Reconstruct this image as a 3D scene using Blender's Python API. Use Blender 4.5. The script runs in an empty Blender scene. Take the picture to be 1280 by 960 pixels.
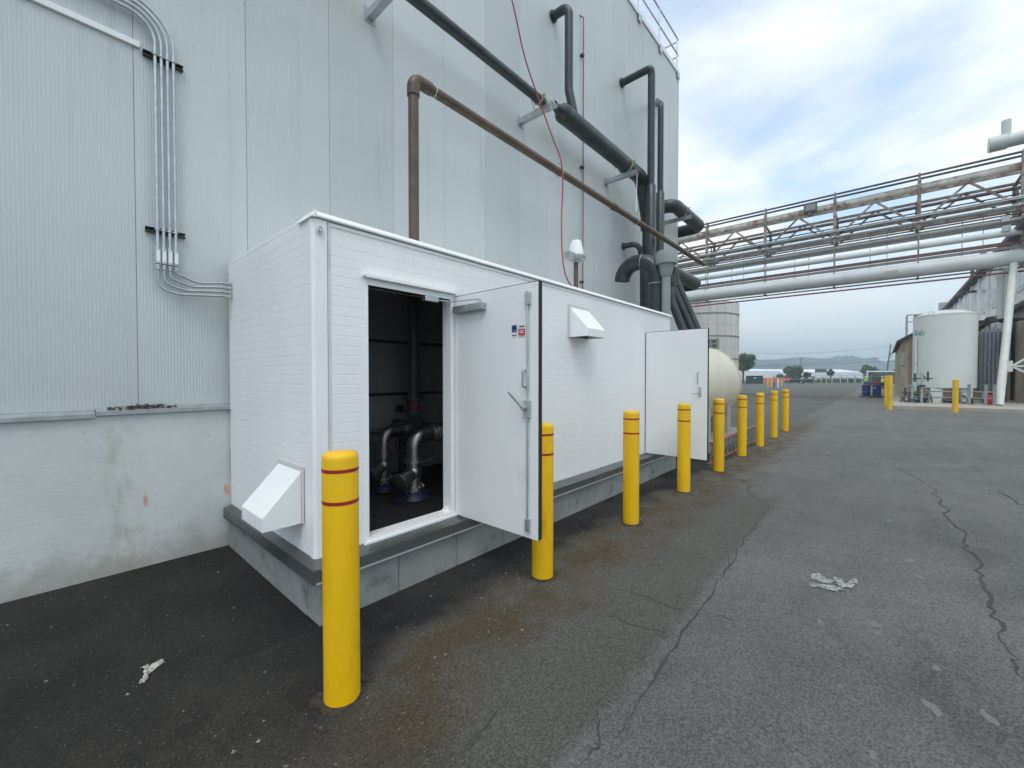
import bpy, bmesh, math, random
from mathutils import Vector, Matrix
R = math.radians
random.seed(7)
scene = bpy.context.scene
col = scene.collection

# ------------------------------------------------------------------ camera
CAM = Vector((0, 0, 1.75)); F = 522.0
AZ = math.atan2(462, 522); PITCH = math.atan2(9, 522)
cd = bpy.data.cameras.new('camera'); cam = bpy.data.objects.new('camera', cd); col.objects.link(cam)
cam.location = CAM; cam.rotation_euler = (R(90) - PITCH, 0, AZ - R(90))
cd.sensor_fit = 'HORIZONTAL'; cd.sensor_width = 36; cd.lens = F / 1280 * 36
cd.clip_start = 0.05; cd.clip_end = 9000
scene.camera = cam
RIGHT = Vector((math.sin(AZ), -math.cos(AZ), 0))
FWD = Vector((math.cos(AZ) * math.cos(PITCH), math.sin(AZ) * math.cos(PITCH), -math.sin(PITCH)))
UP = RIGHT.cross(FWD)

def ray(px, py): return FWD + RIGHT * ((px - 640) / F) + UP * ((480 - py) / F)
def onX(px, py, X): r = ray(px, py); return CAM + r * ((X - CAM.x) / r.x)
def onY(px, py, Y): r = ray(px, py); return CAM + r * ((Y - CAM.y) / r.y)
def onZ(px, py, Z=0.0): r = ray(px, py); return CAM + r * ((Z - CAM.z) / r.z)
def onD(px, py, d): return CAM + ray(px, py) * d
def gD(px, d): p = onD(px, 471, d); return Vector((p.x, p.y, 0))

# ------------------------------------------------------------------ sky, sun, exposure
SUN_DIR = Vector((-0.42, -0.36, 1.0)).normalized()
world = bpy.data.worlds.new('World'); scene.world = world; world.use_nodes = True
def build_world():
    nt = world.node_tree; nt.nodes.clear(); N = nt.nodes.new; L = nt.links.new
    out = N('ShaderNodeOutputWorld'); bg = N('ShaderNodeBackground'); bg.inputs['Strength'].default_value = 0.12
    sky = N('ShaderNodeTexSky'); sky.sky_type = 'NISHITA'; sky.sun_disc = False
    sky.sun_elevation = math.asin(SUN_DIR.z); sky.sun_rotation = math.atan2(SUN_DIR.x, SUN_DIR.y)
    sky.air_density = 1.1; sky.dust_density = 0.6; sky.ozone_density = 3.0
    tc = N('ShaderNodeTexCoord'); sep = N('ShaderNodeSeparateXYZ'); L(tc.outputs['Generated'], sep.inputs[0])
    zz = N('ShaderNodeMath'); zz.operation = 'MAXIMUM'; L(sep.outputs['Z'], zz.inputs[0]); zz.inputs[1].default_value = 0.0
    za = N('ShaderNodeMath'); za.operation = 'ADD'; L(zz.outputs[0], za.inputs[0]); za.inputs[1].default_value = 0.12
    dv = N('ShaderNodeVectorMath'); dv.operation = 'DIVIDE'; L(tc.outputs['Generated'], dv.inputs[0])
    cmb = N('ShaderNodeCombineXYZ'); L(za.outputs[0], cmb.inputs[0]); L(za.outputs[0], cmb.inputs[1]); cmb.inputs[2].default_value = 1.0
    L(cmb.outputs[0], dv.inputs[1])
    mp = N('ShaderNodeMapping'); L(dv.outputs[0], mp.inputs[0]); mp.inputs['Scale'].default_value = (1.0, 0.62, 0.5)
    mp.inputs['Rotation'].default_value = (0, 0, R(35)); mp.inputs['Location'].default_value = (0.35, 0.9, 0)
    n1 = N('ShaderNodeTexNoise'); n1.inputs['Scale'].default_value = 1.05; n1.inputs['Detail'].default_value = 8; n1.inputs['Roughness'].default_value = 0.52; n1.inputs['Distortion'].default_value = 0.35
    L(mp.outputs[0], n1.inputs['Vector'])
    rmp = N('ShaderNodeMapRange'); rmp.interpolation_type = 'SMOOTHSTEP'
    rmp.inputs['From Min'].default_value = 0.36; rmp.inputs['From Max'].default_value = 0.60; rmp.inputs['To Min'].default_value = 0.30; rmp.inputs['To Max'].default_value = 0.96
    L(n1.outputs['Fac'], rmp.inputs['Value'])
    # cloud brightness varies with thickness
    n2 = N('ShaderNodeTexNoise'); n2.inputs['Scale'].default_value = 2.1; n2.inputs['Detail'].default_value = 6; L(mp.outputs[0], n2.inputs['Vector'])
    cr = N('ShaderNodeValToRGB'); L(n2.outputs['Fac'], cr.inputs[0])
    cr.color_ramp.elements[0].position = 0.34; cr.color_ramp.elements[0].color = (7.9, 8.1, 8.0, 1)
    cr.color_ramp.elements[1].position = 0.62; cr.color_ramp.elements[1].color = (8.9, 8.95, 8.7, 1)
    # sky colour blends to an even grey-blue towards the whole horizon
    hb = N('ShaderNodeMapRange'); hb.interpolation_type = 'SMOOTHSTEP'; L(sep.outputs['Z'], hb.inputs['Value'])
    hb.inputs['From Min'].default_value = 0.02; hb.inputs['From Max'].default_value = 0.36; hb.inputs['To Min'].default_value = 1.0; hb.inputs['To Max'].default_value = 0.0
    mx = N('ShaderNodeMix'); mx.data_type = 'RGBA'; L(rmp.outputs[0], mx.inputs[0]); sg = N('ShaderNodeMix'); sg.data_type = 'RGBA'; sg.blend_type = 'MULTIPLY'; sg.inputs[0].default_value = 1.0; L(sky.outputs[0], sg.inputs[6]); sg.inputs[7].default_value = (1.30, 1.70, 1.75, 1); L(sg.outputs[2], mx.inputs[6]); L(cr.outputs[0], mx.inputs[7])
    mx2 = N('ShaderNodeMix'); mx2.data_type = 'RGBA'; L(hb.outputs[0], mx2.inputs[0]); L(mx.outputs[2], mx2.inputs[6]); mx2.inputs[7].default_value = (7.0, 7.5, 7.65, 1)
    L(mx2.outputs[2], bg.inputs['Color']); L(bg.outputs[0], out.inputs['Surface'])
build_world()
sl = bpy.data.lights.new('sun', 'SUN'); sl.energy = 1.0; sl.angle = R(28); sl.color = (1.0, 0.965, 0.91)
sun = bpy.data.objects.new('sun', sl); col.objects.link(sun)
sun.rotation_euler = (-SUN_DIR).to_track_quat('-Z', 'Y').to_euler(); sun.location = (0, -20, 40)
vs = scene.view_settings; vs.view_transform = 'Standard'; vs.look = 'None'; vs.gamma = 1.0; vs.use_curve_mapping = False
vs.exposure = 0.36
scene.render.engine = 'CYCLES'
scene.cycles.max_bounces = 6; scene.cycles.volume_bounces = 0; scene.cycles.use_denoising = True
scene.cycles.sample_clamp_indirect = 8

# ------------------------------------------------------------------ helpers
class MB:
    def __init__(s): s.v = []; s.f = []
    def add(s, vs, fs):
        o = len(s.v); s.v += [Vector(p) for p in vs]; s.f += [tuple(i + o for i in f) for f in fs]; return s
    def box(s, x0, x1, y0, y1, z0, z1):
        x0, x1 = sorted((x0, x1)); y0, y1 = sorted((y0, y1)); z0, z1 = sorted((z0, z1))
        return s.add([(x0,y0,z0),(x1,y0,z0),(x1,y1,z0),(x0,y1,z0),(x0,y0,z1),(x1,y0,z1),(x1,y1,z1),(x0,y1,z1)],
                     [(0,3,2,1),(4,5,6,7),(0,1,5,4),(1,2,6,5),(2,3,7,6),(3,0,4,7)])
    def bar(s, p0, p1, w, h, up=(0, 0, 1)):
        p0 = Vector(p0); p1 = Vector(p1); d = (p1 - p0).normalized(); u = Vector(up)
        if abs(d.dot(u)) > .98: u = Vector((1, 0, 0))
        a = d.cross(u).normalized() * (w / 2); b = a.cross(d).normalized() * (h / 2)
        vs = [p + i * a + j * b for p in (p0, p1) for i, j in ((-1,-1),(1,-1),(1,1),(-1,1))]
        return s.add(vs, [(0,1,2,3),(7,6,5,4),(0,4,5,1),(1,5,6,2),(2,6,7,3),(3,7,4,0)])
    def tube(s, pts, r, n=14, caps=True):
        pts = [Vector(p) for p in pts]; m = len(pts)
        rs = r if isinstance(r, (list, tuple)) else [r] * m
        T = []
        for i in range(m):
            t = pts[min(i + 1, m - 1)] - pts[max(i - 1, 0)]
            T.append(t.normalized())
        u = Vector((0, 0, 1)) if abs(T[0].z) < .9 else Vector((1, 0, 0))
        a = T[0].cross(u).normalized(); vs = []
        for i in range(m):
            a = (a - T[i] * a.dot(T[i])).normalized(); b = T[i].cross(a)
            for k in range(n):
                q = 2 * math.pi * k / n; vs.append(pts[i] + (a * math.cos(q) + b * math.sin(q)) * rs[i])
        fs = [(i*n+k, i*n+(k+1)%n, (i+1)*n+(k+1)%n, (i+1)*n+k) for i in range(m-1) for k in range(n)]
        if caps: fs += [tuple(range(n))[::-1], tuple((m-1)*n+k for k in range(n))]
        return s.add(vs, fs)
    def cyl(s, p0, p1, r, n=16): return s.tube([p0, p1], r, n)
    def lathe(s, prof, c, n=32, axis=(0, 0, 1), caps=True):
        c = Vector(c); ax = Vector(axis).normalized()
        u = Vector((1, 0, 0)) if abs(ax.x) < .9 else Vector((0, 1, 0))
        a = ax.cross(u).normalized(); b = ax.cross(a); vs = []
        for r, z in prof:
            for k in range(n):
                q = 2 * math.pi * k / n; vs.append(c + ax * z + (a * math.cos(q) + b * math.sin(q)) * max(r, 1e-4))
        m = len(prof)
        fs = [(i*n+k, i*n+(k+1)%n, (i+1)*n+(k+1)%n, (i+1)*n+k) for i in range(m-1) for k in range(n)]
        if caps: fs += [tuple(range(n))[::-1], tuple((m-1)*n+k for k in range(n))]
        return s.add(vs, fs)
    def prism(s, poly, off):
        off = Vector(off); poly = [Vector(p) for p in poly]; n = len(poly)
        return s.add(poly + [p + off for p in poly], [tuple(range(n))[::-1], tuple(range(n, 2*n))] + [(i, (i+1)%n, n+(i+1)%n, n+i) for i in range(n)])
    def build(s, name, m, parent=None, smooth=None, bevel=0, fix=True):
        off = wloc(parent)
        me = bpy.data.meshes.new(name); me.from_pydata([p - off for p in s.v], [], s.f)
        if fix:
            bm = bmesh.new(); bm.from_mesh(me); bmesh.ops.recalc_face_normals(bm, faces=bm.faces); bm.to_mesh(me); bm.free()
        if smooth:
            me.polygons.foreach_set('use_smooth', [True] * len(me.polygons)); me.set_sharp_from_angle(angle=R(smooth))
        me.materials.append(M[m] if isinstance(m, str) else m)
        o = bpy.data.objects.new(name, me); col.objects.link(o); o.parent = parent
        if bevel:
            b = o.modifiers.new('bevel', 'BEVEL'); b.width = bevel; b.segments = 2; b.limit_method = 'ANGLE'; b.harden_normals = False
        return o
def wloc(o):
    v = Vector((0, 0, 0))
    while o is not None: v += o.location; o = o.parent
    return v
def tag(o, label=None, cat=None, group=None, kind=None):
    if label: o['label'] = label
    if cat: o['category'] = cat
    if group: o['group'] = group
    if kind: o['kind'] = kind
    return o
def thing(name, label, cat, loc, group=None):
    o = bpy.data.objects.new(name, None); col.objects.link(o); o.location = loc; o.empty_display_size = .1
    return tag(o, label, cat, group)
def path(pts, br, seg=8):
    """polyline with rounded corners; br one radius or one per inner corner"""
    pts = [Vector(p) for p in pts]; out = [pts[0]]
    for i in range(1, len(pts) - 1):
        b = br[i-1] if isinstance(br, (list, tuple)) else br
        d0 = (pts[i-1] - pts[i]); d1 = (pts[i+1] - pts[i]); ang = d0.angle(d1)
        t = min(b / math.tan(ang / 2), d0.length * .49, d1.length * .49); d0.normalize(); d1.normalize()
        rr = t * math.tan(ang / 2); bis = (d0 + d1).normalized(); c = pts[i] + bis * (rr / math.sin(ang / 2))
        a = pts[i] + d0 * t - c; e = pts[i] + d1 * t - c
        w = math.pi - ang
        for k in range(seg + 1):
            s_ = k / seg; out.append(c + (a * math.sin((1 - s_) * w) + e * math.sin(s_ * w)) / math.sin(w))
    out.append(pts[-1]); return out

# ------------------------------------------------------------------ materials
M = {}
def nodes(name):
    m = bpy.data.materials.new(name); m.use_nodes = True; nt = m.node_tree; nt.nodes.clear()
    out = nt.nodes.new('ShaderNodeOutputMaterial'); b = nt.nodes.new('ShaderNodeBsdfPrincipled'); nt.links.new(b.outputs[0], out.inputs[0])
    M[name] = m
    return m, nt, b
def setin(nt, s, v):
    if isinstance(v, bpy.types.NodeSocket): nt.links.new(v, s)
    else: s.default_value = v
def math_(nt, op, a, b=0.0):
    n = nt.nodes.new('ShaderNodeMath'); n.operation = op; setin(nt, n.inputs[0], a); setin(nt, n.inputs[1], b); return n.outputs[0]
def noise(nt, vec, scale, detail=4, rough=.55, dist=0):
    n = nt.nodes.new('ShaderNodeTexNoise'); n.inputs['Scale'].default_value = scale; n.inputs['Detail'].default_value = detail
    n.inputs['Roughness'].default_value = rough; n.inputs['Distortion'].default_value = dist; nt.links.new(vec, n.inputs['Vector']); return n.outputs['Fac']
def rng(nt, v, a, b, c=0.0, d=1.0):
    n = nt.nodes.new('ShaderNodeMapRange'); n.interpolation_type = 'SMOOTHSTEP'; setin(nt, n.inputs['Value'], v)
    n.inputs['From Min'].default_value = a; n.inputs['From Max'].default_value = b; n.inputs['To Min'].default_value = c; n.inputs['To Max'].default_value = d
    return n.outputs[0]
def mixc(nt, f, a, b, blend='MIX'):
    n = nt.nodes.new('ShaderNodeMix'); n.data_type = 'RGBA'; n.blend_type = blend
    for s, v in ((n.inputs[0], f), (n.inputs[6], a), (n.inputs[7], b)):
        if isinstance(v, tuple) and len(v) == 3: v = v + (1,)
        setin(nt, s, v)
    return n.outputs[2]
def pos(nt): return nt.nodes.new('ShaderNodeNewGeometry').outputs['Position']
def scaled(nt, v, sx, sy, sz):
    n = nt.nodes.new('ShaderNodeVectorMath'); n.operation = 'MULTIPLY'; nt.links.new(v, n.inputs[0]); n.inputs[1].default_value = (sx, sy, sz); return n.outputs[0]
def xyz(nt, v): n = nt.nodes.new('ShaderNodeSeparateXYZ'); nt.links.new(v, n.inputs[0]); return n.outputs
def bump(nt, b, h, strength, dist=.01):
    n = nt.nodes.new('ShaderNodeBump'); n.inputs['Strength'].default_value = strength; n.inputs['Distance'].default_value = dist
    nt.links.new(h, n.inputs['Height']); nt.links.new(n.outputs[0], b.inputs['Normal'])
def mat(name, c, rough=.5, metal=0.0, var=.08, scale=2.5, bmp=0.0, bscale=60, rvar=.08, c2=None, th=(.5, .7), stretch=(1, 1, 1), emit=0):
    """paint / metal / stone with mottled colour; c2 = second colour in patches (wear, rust, dirt)"""
    m, nt, b = nodes(name); p = scaled(nt, pos(nt), *stretch)
    n = noise(nt, p, scale, 6, .6); lo = tuple(x * (1 - var) for x in c); hi = tuple(min(1, x * (1 + var)) for x in c)
    cc = mixc(nt, rng(nt, n, .3, .7), lo, hi)
    if c2: cc = mixc(nt, rng(nt, noise(nt, p, scale * 1.7, 8, .65, .3), *th), cc, c2)
    nt.links.new(cc, b.inputs['Base Color'])
    nt.links.new(rng(nt, noise(nt, p, scale * 3, 4), .3, .7, max(.03, rough - rvar), min(1, rough + rvar)), b.inputs['Roughness'])
    b.inputs['Metallic'].default_value = metal
    if bmp: bump(nt, b, noise(nt, pos(nt), bscale, 5), bmp)
    return m
mat('frp_white', (.86, .87, .86), .42, var=.03, scale=1.2, c2=(.72, .72, .69), th=(.62, .86), stretch=(1, 1, .35), bmp=.05, bscale=180)
mat('door_white', (.84, .85, .84), .38, var=.02, scale=1.0, c2=(.62, .62, .59), th=(.60, .85))
mat('trim_white', (.88, .89, .88), .35, var=.02)
mat('trim_grime_shade', (.68, .68, .66), .45, var=.05, c2=(.36, .35, .32), th=(.55, .8), scale=5, stretch=(1, 1, .3))  # grimy trim; also the shade colour of the groove by the corner post
mat('curb', (.26, .275, .265), .85, var=.14, scale=2.0, bmp=.25, bscale=70, c2=(.115, .10, .08), th=(.52, .74))
mat('flashing', (.12, .13, .13), .34, .45, var=.12, scale=1.6)
mat('flash_edge', (.62, .63, .63), .35, .5, var=.05)
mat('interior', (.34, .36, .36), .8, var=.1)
mat('grate', (.05, .05, .05), .55, .5)
mat('stainless', (.34, .33, .31), .42, 1.0, var=.15)
mat('steel_dark', (.06, .065, .065), .5, .4)
mat('valve_red', (.10, .02, .02), .5)
mat('pump_blue', (.011, .017, .042), .5)
mat('galv', (.52, .55, .56), .38, .75, var=.14, scale=14)
mat('galv_dull', (.40, .43, .44), .5, .5, var=.15, scale=9)
mat('black', (.012, .012, .013), .5)
mat('rubber', (.02, .02, .02), .7)
mat('insul', (.034, .043, .046), .36, var=.25, scale=3, bmp=.12, bscale=30)
mat('pipe_grey', (.022, .027, .028), .36, var=.2)
mat('vent_green', (.24, .28, .27), .5, var=.08)
mat('brown_pipe', (.095, .064, .040), .45, var=.2, scale=5, c2=(.15, .11, .075), th=(.5, .75))
mat('copper_thin', (.2, .085, .065), .5)
mat('hose_red', (.30, .035, .045), .45)
mat('rope', (.5, .42, .28), .8)
mat('yellow', (.84, .49, .003), .42, var=.06, scale=3, c2=(.56, .29, .010), th=(.54, .80), stretch=(1, 1, .4))
mat('band_red', (.36, .016, .012), .4)
mat('yellow_far', (.72, .44, .02), .5, var=.1)
mat('tank_beige', (.68, .63, .50), .5, var=.05, scale=.8, c2=(.55, .50, .38), th=(.55, .8))
mat('saddle', (.40, .38, .32), .7, var=.1)
mat('silo_white', (.74, .74, .70), .5, var=.08, scale=.5, c2=(.42, .40, .34), th=(.55, .78), stretch=(1, 1, .25))
mat('silo_band', (.38, .36, .31), .6, .1)
mat('silo_seam', (.60, .60, .565), .6, .1)
mat('rust_pipe', (.47, .455, .40), .6, .1, var=.2, scale=1.0, c2=(.24, .13, .075), th=(.46, .64), bmp=.3, bscale=12)
mat('truss', (.26, .225, .20), .7, .1, var=.35, scale=1.5, c2=(.18, .095, .065), th=(.48, .62))
mat('cable', (.022, .025, .034), .5, .2)
mat('white_pipe', (.57, .59, .58), .45, var=.06, scale=.7, c2=(.40, .38, .33), th=(.6, .8))
mat('grey_pipe', (.25, .245, .23), .5, .2, var=.15)
mat('red_pipe', (.17, .025, .03), .5, var=.15)
mat('tank_white', (.63, .66, .63), .45, var=.04, scale=.6, c2=(.5, .54, .51), th=(.58, .85), stretch=(1, 1, .3))
mat('leg_white', (.58, .60, .57), .5, var=.08, c2=(.35, .33, .28), th=(.58, .8))
mat('fin_grey', (.26, .29, .31), .45, .4, var=.1)
mat('platform', (.36, .34, .29), .9, var=.15, scale=1.2, bmp=.2, bscale=20)
mat('brown_wall', (.42, .36, .26), .8, var=.18, scale=.6, c2=(.2, .15, .10), th=(.52, .75), stretch=(1, 1, .3))
mat('tan_wall', (.34, .25, .17), .8, var=.1, scale=.7)
mat('roof_dark', (.075, .06, .055), .7, var=.2)
mat('facade', (.88, .89, .88), .7, var=.08, scale=.4, c2=(.5, .5, .47), th=(.55, .8))
mat('glass', (.09, .11, .12), .12, .0, var=.3, scale=.6)
mat('pane_pale', (.42, .46, .47), .3, var=.15, scale=.6)
mat('drum_blue', (.012, .05, .19), .4)
mat('wood', (.28, .2, .12), .8, var=.2)
mat('dumpster', (.02, .075, .05), .5)
mat('orange', (.62, .17, .09), .7, var=.15, scale=1)
mat('car_black', (.012, .013, .016), .2, .2)
mat('car_red', (.045, .016, .016), .3, .2)
mat('tyre', (.02, .02, .02), .8)
mat('lamp_red', (.5, .02, .02), .3)
mat('warehouse', (.78, .80, .82), .6, var=.03, scale=.03)
mat('hivis', (.42, .85, .04), .7)
mat('trousers', (.02, .022, .03), .9)
mat('skin', (.4, .22, .15), .6)
mat('helmet', (.75, .75, .72), .4)
mat('bark', (.10, .075, .055), .9)
mat('sign_grey', (.10, .11, .115), .6)
mat('post_white', (.62, .64, .64), .6)
mat('paint_worn', (.36, .37, .36), .85, var=.12, scale=25, c2=(.15, .152, .142), th=(.44, .56), bmp=.25, bscale=120)
mat('spot_pale', (.180, .183, .171), .9, var=.15, scale=20, c2=(.150, .153, .143), th=(.30, .52), bmp=.3, bscale=120)
mat('dirt', (.030, .025, .018), .95, var=.5, scale=22, c2=(.07, .055, .036), th=(.45, .65), bmp=.5, bscale=90)
mat('crack', (.050, .050, .047), .95, var=.3, scale=30)
mat('litter', (.42, .42, .38), .8, var=.3, scale=40, c2=(.04, .04, .04), th=(.5, .6))
mat('debris', (.09, .08, .065), .9, var=.6, scale=60)
mat('sticker_white', (.78, .78, .78), .5)
mat('sticker_blue', (.03, .08, .2), .5)
mat('sticker_red', (.5, .03, .05), .5)
mat('green_logo', (.06, .35, .2), .5)
mat('hill', (.05, .085, .06), 1.0, var=.5, scale=.02, bmp=.5, bscale=.05)
mat('grass', (.07, .10, .04), .95, var=.3, scale=.05)
mat('ladder_red', (.30, .09, .07), .5, var=.1)
def leaf_mat(name, c):
    m, nt, b = nodes(name); n = noise(nt, pos(nt), .9, 5, .6)
    nt.links.new(mixc(nt, rng(nt, n, .3, .7), tuple(x * .55 for x in c), tuple(x * 1.5 for x in c)), b.inputs['Base Color']); b.inputs['Roughness'].default_value = .7
leaf_mat('leaf', (.055, .095, .03)); leaf_mat('leaf_dark', (.04, .07, .03)); leaf_mat('weeds', (.10, .13, .06))

def make_wall_panel_mat():
    m, nt, b = nodes('wall_panel'); p = pos(nt)
    st = noise(nt, scaled(nt, p, 5, 5, .22), 1.4, 6, .6); big = noise(nt, p, .45, 4)
    c = mixc(nt, rng(nt, big, .3, .7), (.52, .556, .552), (.575, .61, .603))
    c = mixc(nt, rng(nt, st, .56, .82, 0, .4), c, (.36, .39, .38))
    oi = nt.nodes.new('ShaderNodeObjectInfo'); rv = rng(nt, oi.outputs['Random'], 0, 1, .93, 1.04); rc = nt.nodes.new('ShaderNodeCombineColor'); [nt.links.new(rv, rc.inputs[i]) for i in range(3)]; c = mixc(nt, 1.0, c, rc.outputs[0], 'MULTIPLY')
    nt.links.new(c, b.inputs['Base Color']); b.inputs['Roughness'].default_value = .42; b.inputs['Metallic'].default_value = .05
    bump(nt, b, noise(nt, p, 90, 3), .04)
make_wall_panel_mat()
def make_plinth_mat():
    m, nt, b = nodes('plinth'); p = pos(nt); X, Y, Z = xyz(nt, p)
    c = mixc(nt, rng(nt, noise(nt, p, 1.1, 6, .6), .3, .7), (.56, .60, .58), (.68, .70, .68))
    # rust-brown water stain under the joint of the ledge, splash dirt along the foot, both with ragged outlines
    wx = math_(nt, 'ADD', X, math_(nt, 'MULTIPLY', noise(nt, p, 3, 5), .25))
    s1 = math_(nt, 'MULTIPLY', rng(nt, wx, .42, .56), rng(nt, wx, .62, .80, 1, 0))
    s1 = math_(nt, 'MULTIPLY', s1, rng(nt, noise(nt, scaled(nt, p, 5, 5, 2.2), 1.7, 7, .65), .40, .72, 0, .6))
    c = mixc(nt, s1, c, (.40, .37, .29))
    wz = math_(nt, 'ADD', Z, math_(nt, 'MULTIPLY', math_(nt, 'SUBTRACT', noise(nt, p, 4, 7, .7), .5), .7))
    c = mixc(nt, rng(nt, wz, -.02, .40, .62, 0), c, (.30, .27, .20))
    c = mixc(nt, rng(nt, noise(nt, p, 22, 5, .7), .66, .74, 0, .7), c, (.16, .15, .13))
    c = mixc(nt, rng(nt, noise(nt, scaled(nt, p, 12, 12, .6), 1.6, 6), .62, .80, 0, .25), c, (.36, .36, .32))
    # two smears of orange marking paint
    def blot(cx, cz, rx, rz):
        dx = math_(nt, 'DIVIDE', math_(nt, 'SUBTRACT', X, cx), rx); dz = math_(nt, 'DIVIDE', math_(nt, 'SUBTRACT', Z, cz), rz)
        d = math_(nt, 'ADD', math_(nt, 'MULTIPLY', dx, dx), math_(nt, 'MULTIPLY', dz, dz))
        d = math_(nt, 'ADD', d, math_(nt, 'MULTIPLY', noise(nt, scaled(nt, p, 1, 1, .5), 26, 7, .7), 3.2)); return rng(nt, d, 1.2, 2.5, .7, 0)
    q1 = onY(182, 625, 5.07); q2 = onY(284, 612, 5.07)
    c = mixc(nt, blot(q1.x, q1.z, .028, .09), c, (.62, .22, .12)); c = mixc(nt, blot(q2.x, q2.z, .04, .1), c, (.62, .22, .12))
    nt.links.new(c, b.inputs['Base Color']); b.inputs['Roughness'].default_value = .85
    h = math_(nt, 'ADD', math_(nt, 'MULTIPLY', noise(nt, scaled(nt, p, 1, 1, 2.2), 16, 6, .65), 1.0), math_(nt, 'MULTIPLY', noise(nt, p, 90, 3), .25))
    bump(nt, b, h, .26, .012)
make_plinth_mat()
def make_asphalt():
    m, nt, b = nodes('asphalt'); p = pos(nt); X, Y, Z = xyz(nt, p)
    n_lo = noise(nt, p, .35, 5); n_mid = noise(nt, p, 1.7, 7, .62); n_hi = noise(nt, p, 60, 4, .7); n_ag = noise(nt, p, 210, 3, .7)
    wob = math_(nt, 'MULTIPLY', math_(nt, 'SUBTRACT', n_mid, .5), .9)
    c = mixc(nt, rng(nt, n_lo, .3, .7), (.146, .150, .140), (.184, .187, .175))
    c = mixc(nt, rng(nt, n_mid, .35, .75, 0, .5), c, (.100, .103, .095))
    trk = noise(nt, scaled(nt, p, .10, 1.1, 1), 1.6, 5, .6); c = mixc(nt, rng(nt, trk, .5, .75, 0, .55), c, (.185, .188, .176)); c = mixc(nt, rng(nt, noise(nt, scaled(nt, p, .5, .9, 1), .9, 6, .65), .56, .7, 0, .5), c, (.084, .085, .078))
    # older, browner lane on the building side of the paving joint
    yy = math_(nt, 'ADD', Y, math_(nt, 'MULTIPLY', wob, .10))
    old = math_(nt, 'MULTIPLY', rng(nt, yy, 1.02, 1.12), rng(nt, X, 6.4, 7.6, 1, 0))
    c = mixc(nt, math_(nt, 'MULTIPLY', old, .65), c, (.092, .087, .075))
    yw = math_(nt, 'ADD', math_(nt, 'ADD', Y, rng(nt, X, 1.9, .9, 0, .35)), math_(nt, 'MULTIPLY', wob, 1.0))
    # band of washed-out silt beside the pump house
    silt = math_(nt, 'MULTIPLY', rng(nt, yw, 1.45, 2.05), rng(nt, yw, 2.15, 2.75, 1, 0))
    silt = math_(nt, 'MULTIPLY', silt, rng(nt, noise(nt, p, 2.6, 6, .65), .3, .62, .15, 1))
    silt = math_(nt, 'MULTIPLY', silt, rng(nt, X, .3, 1.2)); silt = math_(nt, 'MULTIPLY', silt, rng(nt, X, 16, 26, 1, 0))
    c = mixc(nt, math_(nt, 'MULTIPLY', silt, .95), c, (.092, .068, .038))
    # newer black patching, damp, along the foot of the walls
    dk = math_(nt, 'MULTIPLY', rng(nt, yw, 2.25, 2.62), rng(nt, X, 9, 15, 1, .35))
    rag = rng(nt, noise(nt, p, 1.1, 5, .6), .36, .6, .8, 1.0)
    c = mixc(nt, math_(nt, 'MULTIPLY', dk, math_(nt, 'MULTIPLY', rag, .95)), c, (.0105, .0105, .0105))
    left = math_(nt, 'MULTIPLY', rng(nt, math_(nt, 'ADD', X, wob), 1.5, .6, 0, 1), rng(nt, yw, 1.1, 2.0))
    c = mixc(nt, math_(nt, 'MULTIPLY', left, .45), c, (.030, .027, .022))
    lump = math_(nt, 'MULTIPLY', math_(nt, 'MULTIPLY', left, rng(nt, yw, 2.6, 3.7, 1, 0)), rng(nt, noise(nt, p, 5, 7, .7), .38, .62, .25, 1))
    c = mixc(nt, math_(nt, 'MULTIPLY', lump, .75), c, (.058, .052, .043))
    # stone chips of the aggregate
    v = nt.nodes.new('ShaderNodeTexVoronoi'); v.inputs['Scale'].default_value = 112; nt.links.new(p, v.inputs['Vector'])
    sp = nt.nodes.new('ShaderNodeSeparateColor'); nt.links.new(v.outputs['Color'], sp.inputs[0])
    g = rng(nt, sp.outputs[0], 0, 1, .62, 1.40)
    gg = nt.nodes.new('ShaderNodeCombineColor'); [nt.links.new(g, gg.inputs[i]) for i in range(3)]
    c = mixc(nt, .8, c, gg.outputs[0], 'MULTIPLY')
    chip = math_(nt, 'MULTIPLY', math_(nt, 'GREATER_THAN', sp.outputs[1], .978), rng(nt, v.outputs['Distance'], .2, .45, 1, 0))
    c = mixc(nt, math_(nt, 'MULTIPLY', chip, .7), c, (.33, .33, .31))
    nt.links.new(c, b.inputs['Base Color']); b.inputs['Specular IOR Level'].default_value = .28
    nt.links.new(math_(nt, 'SUBTRACT', .88, math_(nt, 'MULTIPLY', dk, .10)), b.inputs['Roughness'])
    h = math_(nt, 'ADD', math_(nt, 'MULTIPLY', v.outputs['Distance'], -.5), math_(nt, 'ADD', math_(nt, 'MULTIPLY', n_hi, .9), math_(nt, 'MULTIPLY', noise(nt, p, 11, 7, .75), 2.6)))
    bump(nt, b, h, 1.0, .014)
make_asphalt()

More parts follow.
